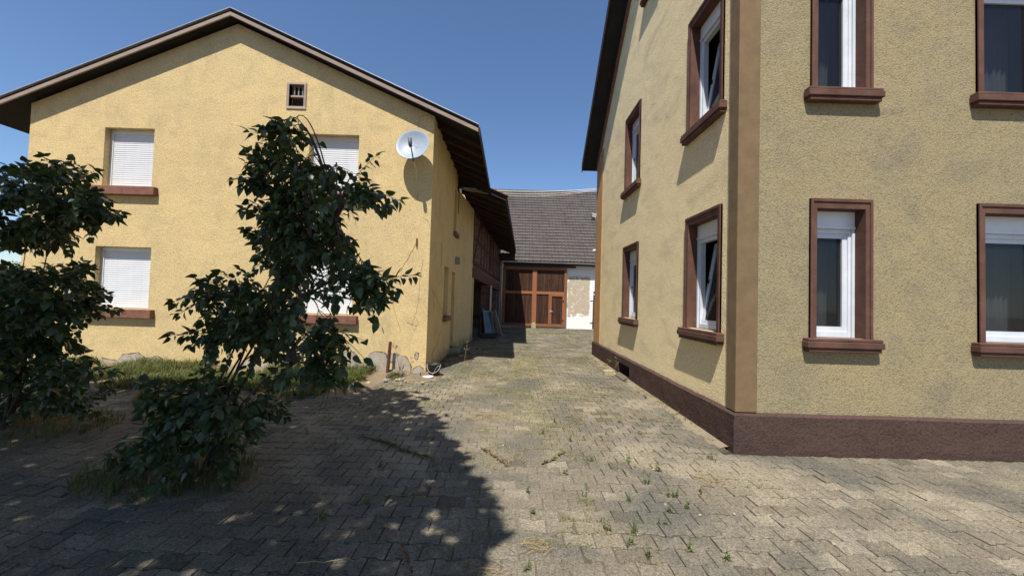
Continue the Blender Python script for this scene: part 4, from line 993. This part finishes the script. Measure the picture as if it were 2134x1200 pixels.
bush('lilac_bush', (-2.75, 3.35, -.03), tips, 'dark leafy lilac bush in the shade before the yellow house shutters', 'bush')
tips2 = [T_(R.gauss(60, 60), R.uniform(700, 860), R.uniform(3.9, 4.6), .5, 10) for i in range(16)] + [T_(R.gauss(90, 75), R.uniform(360, 720), R.uniform(3.7, 4.7), .35, 10) for i in range(44)]
bush('garden_shrub', (-5.5, 4.3, -.03), tips2, 'dense dark shrub before the left half of the yellow house', 'bush', .10, False)

# ------------------------------------------------------------------ shade tree behind and left of the viewer
tb = Vector((-5.2, -.9, -.03))
tr_ = thing('shade_tree', tb, 'broad leafy tree beside the viewer shading the left of the yard', 'tree')
b = MB(); b.tube([tb, tb+Vector((.1, 0, 1.2)), tb+Vector((.3, .2, 2.6)), tb+Vector((.6, .4, 4.2))], .24, .15, 12, False)
top = tb+Vector((.6, .4, 4.1))
for i in range(11):
    a_ = i*.6; e = Vector((-3.9+2.0*math.cos(a_), .2+2.0*math.sin(a_), 5.7+R.random()))
    if e.y > 0: e.z = max(e.z, 1.9 + .9*e.y + .4)
    b.tube([top, top.lerp(e, .5)+Vector((0, 0, .45)), top.lerp(e, .8)], .07, .02, 6)
b.build('trunk', 'bark', tr_, smooth=True)
edge = [(-9, 6.5), (-4.2, 6.45), (-2.6, 6.72), (-1.85, 6.68), (-1.40, 6.05), (-1.12, 5.4), (-.93, 4.9), (-.62, 4.3), (-.42, 3.8), (-.28, 3.4), (-.10, 2.85), (-.02, 2.6), (-.16, 2.2), (-.25, 1.2), (.1, -1.5), (-9, -1.5)]
def inside(x, y, P=edge):
    c = False
    for i in range(len(P)):
        (x0, y0_), (x1, y1_) = P[i], P[i-1]
        if (y0_ > y) != (y1_ > y) and x < (x1-x0)*(y-y0_)/(y1_-y0_)+x0: c = not c
    return c
b = MB(); cnt = 0
kx, ky = SUN.x/SUN.z, SUN.y/SUN.z
while cnt < 44000:
    gx, gy = R.uniform(-9, .3), R.uniform(-1.5, 6.9)
    e_ = .30*mnoise.noise(Vector((gx*1.9, gy*1.9, 3))) + .16*mnoise.noise(Vector((gx*5, gy*5, 8)))
    if not inside(gx + e_ - .02, gy + e_*.6): continue
    core = inside(gx + e_ + .38, gy + e_*.6 + .42)
    n1 = mnoise.noise(Vector((gx*2.6, gy*2.6, 20))); n2 = mnoise.noise(Vector((gx*7, gy*7, 31)))
    if core:
        if n1 > .82 or n2 > .8: continue
    elif n1*.4 + n2 > .30 + R.uniform(-.08, .08): continue
    elif gy > 4.6 and R.random() < .35: continue
    lo = 4.6; z = R.uniform(lo, 7.6)
    if gy > 4.5: z = R.uniform(5.2, 6.6)
    p = Vector((gx + kx*z, gy + ky*z, z))
    if p.y > 0 and p.z < 1.6 + .90*p.y + .35 and abs(p.x) < 1.5*p.y + .4: continue
    n = Vector((R.gauss(0, .5), R.gauss(0, .5), 1)).normalized(); a_ = R.uniform(0, 6.28); s_ = R.uniform(.05, .085)
    x_ = n.cross(Vector((math.cos(a_), math.sin(a_), 0))).normalized(); y_ = n.cross(x_)
    b.quad(p-x_*s_*1.4, p-y_*s_*.7, p+x_*s_*1.4, p+y_*s_*.7); cnt += 1
b.build('crown', 'tree_leaf', tr_, kind='stuff')

# ------------------------------------------------------------------ weeds, grass and litter
ORD = 'first second third fourth fifth sixth seventh eighth ninth tenth eleventh twelfth thirteenth fourteenth fifteenth sixteenth seventeenth eighteenth nineteenth twentieth'.split()
def rank(objs, fmt):
    for i, o in enumerate(sorted(objs, key=lambda o: to_px(o.location)[0])): o['label'] = fmt % ORD[i]
def grouped(g): return [o for o in bpy.data.objects if o.get('group') == g]
rank(grouped('rubble along the yellow wall'), '%s piece of rubble from the left along the yellow wall foot')
rank(grouped('rubble along the alley wall'), '%s piece of rubble from the left along the shaded alley wall')
def blades(mb, x, y, z, n, h, spread, lean=.5, wdt=.004):
    for i in range(n):
        a_ = R.uniform(0, 6.28); hh = h*R.uniform(.45, 1.1); r = R.uniform(0, spread*.4); l = hh*lean*R.uniform(.2, 1.1)
        p = Vector((x + r*math.cos(a_), y + r*math.sin(a_), z)); d = Vector((math.cos(a_), math.sin(a_), 0)); s_ = Vector((-d.y, d.x, 0))*wdt*R.uniform(.6, 1.3)
        q = p + d*l*.35 + Vector((0, 0, hh*.6)); e = p + d*l + Vector((0, 0, hh*R.uniform(.8, 1)))
        i0 = len(mb.v); mb.v += [p-s_, p+s_, q+s_*.9, q-s_*.9, e]; mb.f += [(i0, i0+1, i0+2, i0+3), (i0+3, i0+2, i0+4)]
weeds = [(1306, 965, .07), (1347, 1008, .12), (1189, 921, .12), (1406, 1036, .10), (1392, 1034, .06), (1460, 1026, .05), (1395, 1068, .08), (1429, 1058, .07), (1306, 1046, .07), (1383, 1092, .06), (1264, 1103, .07), (1320, 1110, .07),
         (1310, 1136, .06), (1352, 1165, .08), (1433, 1146, .07), (1508, 1165, .06), (1102, 1026, .05), (1218, 1036, .07), (1110, 1070, .05), (1156, 880, .14), (1095, 1190, .06), (1483, 958, .10), (971, 978, .07),
         (993, 1046, .09), (1022, 1122, .09), (900, 972, .08), (790, 975, .07), (764, 1048, .09), (698, 927, .08), (751, 843, .11), (1330, 905, .06), (1262, 905, .05), (1230, 960, .05), (1375, 985, .08), (1290, 880, .05), (1180, 990, .05), (1130, 905, .06), (640, 905, .09), (670, 1080, .08), (1345, 830, .07)]
for i, (u, v, h) in enumerate(weeds):
    c = on_z(u, v); c.z = heave(c.x, c.y) - .012; b = MB(); h *= .95
    h *= 1.55
    blades(b, c.x, c.y, c.z, R.randint(5, 12), h*.45, .04, .75, .0028)
    for k in range(R.randint(2, 4)):        # slender leafy stems
        a_ = R.uniform(0, 6.28); t_ = Vector((math.cos(a_)*.22, math.sin(a_)*.22, 1)).normalized()*h*R.uniform(.55, 1.05); q0 = c + Vector((R.gauss(0, .012), R.gauss(0, .012), 0))
        b.tube([q0, q0 + t_*.5 + Vector((R.gauss(0, .004), R.gauss(0, .004), 0)), q0+t_], .0016, .0009, 3, False)
        for j in range(7):
            f_ = R.uniform(.15, 1); d = Vector((R.gauss(0, 1), R.gauss(0, 1), R.uniform(.1, .9))).normalized(); mt = leaf_mat(q0 + t_*f_, d, R.uniform(.016, .032)*(1.2-.5*f_)) @ Matrix.Diagonal((.5, 1, 1, 1)); b.add([mt @ q for q in LV], LF)
    o = b.build('weed', 'weed_leaf', loc=c)
    lit = not inside(c.x, c.y); tag(o, 'weed', 'weed', 'weeds in the paving joints')
    wl = globals().setdefault('WL', {}); row_ = ('nearest', 'second', 'third', 'fourth', 'fifth', 'farthest')[sum(v < q for q in (1118, 1052, 1010, 950, 880))]
    wl.setdefault((row_, lit), []).append(o)
for (row_, lit), objs in WL.items():
    rank(objs, '%s green weed from the left in the ' + row_ + (' row of weeds in sun' if lit else ' row of weeds in tree shade'))
# fuzz of moss and seedlings in the joints
b = MB(); cnt = 0
while cnt < 15000:
    y = 2.2 + 19.5*R.random()**1.35; x = R.uniform(-2.4, 2.45 if y < 11.5 else 5)
    if not in_yard(x, y): continue
    m_ = mnoise.noise(Vector((x*.9, y*.7, 12))) + .35*mnoise.noise(Vector((x*3, y*3, 2))) + min(.30, (y-4.5)*.07)
    if m_ < .06 + .25*R.random(): continue
    r_ = round((y-1.3)/PITCH_Y-.5)
    if R.random() < .75: y = 1.3 + (r_+.5)*PITCH_Y + R.gauss(0, .012)
    blades(b, x, y, heave(x, y)-.008, R.randint(2, 5), R.uniform(.012, .038)*(1 + .015*y), .04, 1.0, .0022*(1+.06*y)); cnt += 1
tag(b.build('joint_grass', 'grass', kind='stuff'), 'thin green moss and grass growing in the paving joints', 'grass')
b = MB(); cnt = 0
while cnt < 9000:
    y = R.uniform(3.6, 10.5); x = R.gauss(.1, .75)
    if not in_yard(x, y): continue
    m_ = mnoise.noise(Vector((x*1.1, y*.8, 40))) + .5*mnoise.noise(Vector((x*3.5, y*3.5, 22)))
    if m_ < -.05 + .3*R.random(): continue
    blades(b, x, y, heave(x, y)-.004, R.randint(1, 3), R.uniform(.008, .030), .05, 1.8, .0024); cnt += 1
tag(b.build('dry_joint_grass', 'olive_grass', kind='stuff'), 'short dry yellowish grass over the middle of the paving', 'dry grass')
# lush grass along the left earth strip
b = MB(); cnt = 0
while cnt < 5200:
    x = R.uniform(-9, -2.0); y = R.uniform(5.5, 7.9)
    lim = 5.7 + .25*math.sin(x*1.7) if x < -2.9 else 6.55 + (x+2.9)*.9
    if y < lim or (x > -2.7 and mnoise.noise(Vector((x*3, y*3, 1))) < .05 + .25*(y > 7.5)): continue
    if mnoise.noise(Vector((x*1.1, y*1.1, 6))) < -.08: continue
    blades(b, x, y, .01 + .03*(y-5.6), R.randint(4, 7), R.uniform(.06, .20)*(1 if x < -2.7 else .6), .09, .9, .005); cnt += 1
tag(b.build('verge_grass', 'grass_dark', kind='stuff'), 'green grass growing along the foot of the yellow house', 'grass')
b = MB()
for i in range(90):
    u = R.uniform(1318, 1400); t = (u-1318)/82; c = on_z(u, 800 + t*52 + R.gauss(0, 5)); blades(b, c.x, c.y, 0, 5, R.uniform(.03, .08), .06, 1, .003)
for i in range(130):
    y = R.uniform(4.5, 11.3); blades(b, WX-.08-abs(R.gauss(0, .04)), y, 0, 4, R.uniform(.03, .09), .05, 1, .003)
for i in range(70):
    y = R.uniform(8.2, 14); x = (CX if y < 11.85 else CX+.108*(y-11.85)) + .06 + abs(R.gauss(0, .12)); blades(b, x, y, 0, 4, R.uniform(.04, .12), .06, .8, .004)
tag(b.build('plinth_grass', 'grass', kind='stuff'), 'sparse grass along the wall feet', 'grass')
b = MB()
for i in range(700):
    a, b_, c, d = BEDS[i % 2]; t = R.uniform(0, 6.28); r = math.sqrt(R.random())*1.1; blades(b, a + c*r*math.cos(t), b_ + d*r*math.sin(t), .0, R.randint(3, 6), R.uniform(.05, .2), .07, .8, .004)
tag(b.build('bed_grass', 'grass_dark', kind='stuff'), 'rough grass round the feet of the two dark shrubs', 'grass')
# dry stalks by the walls
def stalk(u0, v0, u1, v1, Y, lab, mat='straw', heads=6, sideways=.04, cat='dry plant', nm='dry_stalk'):
    p, q = on_y(u0, v0, Y), on_y(u1, v1, Y); P = [p.lerp(q, i/6) + Vector((R.gauss(0, sideways*.2), R.gauss(0, .01), 0)) for i in range(7)]; P[0].z = min(P[0].z, .02)
    b = MB(); b.tube(P, .0045, .0018, 4)
    for k in range(heads):
        t = R.uniform(.25, 1); c = P[0].lerp(P[-1], t); d = Vector((R.gauss(0, 1), R.gauss(0, .5), R.uniform(.2, 1.2))).normalized(); b.tube([c, c+d*R.uniform(.03, .10)], .0022, .001, 3)
        mt = leaf_mat(c+d*.04, d, R.uniform(.02, .04)); b.add([mt @ z_ for z_ in LV], LF)
    tag(b.build(nm, mat, loc=P[0]), lab, cat)
stalk(834, 775, 822, 708, 7.70, 'thin dried weed stalk right of the rusty pipe', 'brown_litter', 14)
stalk(857, 780, 855, 740, 7.70, 'short dried stalk between the rusty pipe and house corner', 'brown_litter', 5)
stalk(967, 760, 974, 706, 9.6, 'single tall dry weed before the shaded alley wall', 'straw', 9)
stalk(1009, 742, 1012, 728, 10.6, 'short dry weed at the edge of the alley shadow', 'straw', 5)
stalk(1367, 836, 1376, 795, 6.55, 'tall dry weed against the brown plinth', 'straw', 10)
stalk(1368, 838, 1396, 818, 6.5, 'bent dry weed with a bushy seed head before the brown plinth', 'straw', 16)
stalk(1262, 772, 1270, 745, 8.9, 'wispy green weed by the plinth left of the cellar vent', 'grass', 16); stalk(1282, 775, 1286, 745, 8.6, 'thin green weed next to the cellar vent', 'grass', 14)
def dryheap(u, v, n, r, h, mat, lab, cat, nm, lng=.16):
    c = on_z(u, v); b = MB()
    for i in range(n):
        a_ = R.gauss(.2, .9); p = Vector((c.x + R.gauss(0, r), c.y + R.gauss(0, r*.7), .008 + abs(R.gauss(0, h)))); d = Vector((math.cos(a_), math.sin(a_), R.gauss(0, .12)))*lng*R.uniform(.4, 1)
        b.tube([p-d/2, p + Vector((R.gauss(0, .012), R.gauss(0, .012), R.gauss(.008, .006))), p+d/2], .0016, .001, 3, False)
    tag(b.build(nm, mat, loc=c), lab, cat)
dryheap(1115, 1142, 34, .055, .010, 'straw', 'loose heap of pale straw on the near sunlit paving', 'straw heap', 'straw_heap')
dryheap(845, 785, 220, .22, .03, 'brown_litter', 'tangle of brown dead weeds at the foot of the yellow wall', 'dead weeds', 'dead_weeds', .12)
dryheap(948, 742, 160, .20, .03, 'brown_litter', 'dark heap of dead weeds in the shade of the alley wall', 'dead weeds', 'dead_weeds', .14)
dryheap(1485, 1000, 40, .10, .01, 'straw', 'scatter of straw by the plinth at the right', 'straw heap', 'straw_heap')
dryheap(1020, 870, 50, .14, .006, 'straw', 'thin line of dry straw across the middle of the paving', 'straw heap', 'straw_heap', .3)
dryheap(1220, 1045, 30, .05, .01, 'grass', 'flattened patch of green clippings right of the middle', 'clippings', 'clippings', .1)
dryheap(1015, 1192, 26, .06, .012, 'straw', 'loose straw at the bottom edge in the middle', 'straw heap', 'straw_heap', .12)
def twig(px, lab, mat, r=.004, leafy=0, leafm=.03, nm='fallen_twig', cat='twig', spread=1.):
    pts = [on_z(*p, .012) for p in px]; P = []
    for i in range(len(pts)-1):
        for t in range(4): P.append(pts[i].lerp(pts[i+1], t/4) + Vector((R.gauss(0, .006), R.gauss(0, .006), R.uniform(0, .012))))
    P.append(pts[-1]); b = MB(); b.tube(P, r, r*.5, 4)
    for k in range(leafy):
        i = R.randrange(len(P)-1); c = P[i].lerp(P[i+1], R.random()); a_ = R.uniform(0, 6.28); d = ((P[i+1]-P[i]).normalized()*R.uniform(.4, 1) + Vector((math.cos(a_), math.sin(a_), R.uniform(0, .7)))*spread).normalized()
        mt = leaf_mat(c, d, leafm*R.uniform(.6, 1.2)); b.add([mt @ z_ for z_ in LV], LF)
    tag(b.build(nm, mat, loc=pts[0]), lab, cat)
twig([(755, 912), (800, 920), (850, 940), (905, 958)], 'long green leafy shoot lying in the tree shadow', 'grass_dark', .004, 150, .035, spread=.8)
twig([(1000, 932), (1025, 945), (1058, 972)], 'brown curved dry shoot on the sunlit paving near the shadow edge', 'brown_litter', .004, 50, .025, spread=.6)
twig([(1128, 966), (1150, 958), (1180, 940)], 'short leafy green sprig on the sunlit middle paving', 'grass', .004, 70, .028, spread=.6)
twig([(620, 930), (700, 925), (765, 912)], 'thin pale stick lying across the shaded paving', 'straw', .0035)
twig([(620, 1172), (690, 1170), (738, 1169)], 'straight pale stick at the bottom of the shaded paving', 'straw', .004)
twig([(800, 1032), (860, 1034), (905, 1040)], 'thin green stem lying in the middle of the shadow', 'grass', .003, 6)
twig([(835, 1015), (858, 1001)], 'short bright green stem on the shaded paving', 'grass', .003)
twig([(930, 865), (980, 893)], 'pale straw stem lying by the upper shadow edge', 'straw', .003)
twig([(835, 1130), (850, 1165), (860, 1195)], 'drooping brown dry sprig near the bottom of the shadow', 'brown_litter', .003, 40, .02)
twig([(740, 1105), (780, 1112), (815, 1125)], 'brown bent stem low in the shadow', 'brown_litter', .003, 8, .02)
twig([(660, 1090), (668, 1050), (672, 1020)], 'thin straw stem standing out on the shaded left paving', 'straw', .0025)
twig([(1440, 990), (1480, 1000), (1515, 1008)], 'dry stem by the right edge of the paving', 'straw', .003, 10, .02)
# small litter over everything
for mat, n, nm, lab in (('straw', 700, 'straw_litter', 'bits of pale straw scattered over the paving'), ('brown_litter', 900, 'leaf_litter', 'bits of brown leaf and bark scattered over the paving')):
    b = MB(); cnt = 0
    while cnt < n:
        y = 2.1 + 9*R.random()**1.5; x = R.uniform(-1.3*y, 2.4)
        if not in_yard(x, y): continue
        if not inside(x, y) and R.random() < .55: continue
        if mnoise.noise(Vector((x*1.3, y*1.3, 17))) < -.05: continue
        a_ = R.uniform(0, 6.28); l = R.uniform(.015, .08) if mat == 'straw' else R.uniform(.008, .03); d = Vector((math.cos(a_), math.sin(a_), R.gauss(0, .08)))*l/2; s_ = Vector((-d.y, d.x, 0)).normalized()*(.0013 if mat == 'straw' else R.uniform(.002, .006)); p = Vector((x, y, heave(x, y)+.006))
        b.quad(p-d-s_, p+d-s_*.5, p+d+s_*.5, p-d+s_); cnt += 1
    tag(b.build(nm, mat, kind='stuff'), lab, 'litter')
for i in range(20):
    y = 2.4 + 6*R.random()**1.4; x = R.uniform(-1.5, 2.3)
    if not in_yard(x, y): continue
    s_ = R.uniform(.006, .014); rock('pebble', (x, y, heave(x, y)+.003), (s_*1.3, s_, s_*.7), R.choice(['stone_pale', 'stone_grey']), 'tiny pale pebble lying on the paving', 'pebble', 'pebbles on the paving', seed=i)

rank(grouped('pebbles on the paving'), '%s tiny pale pebble from the left on the paving')
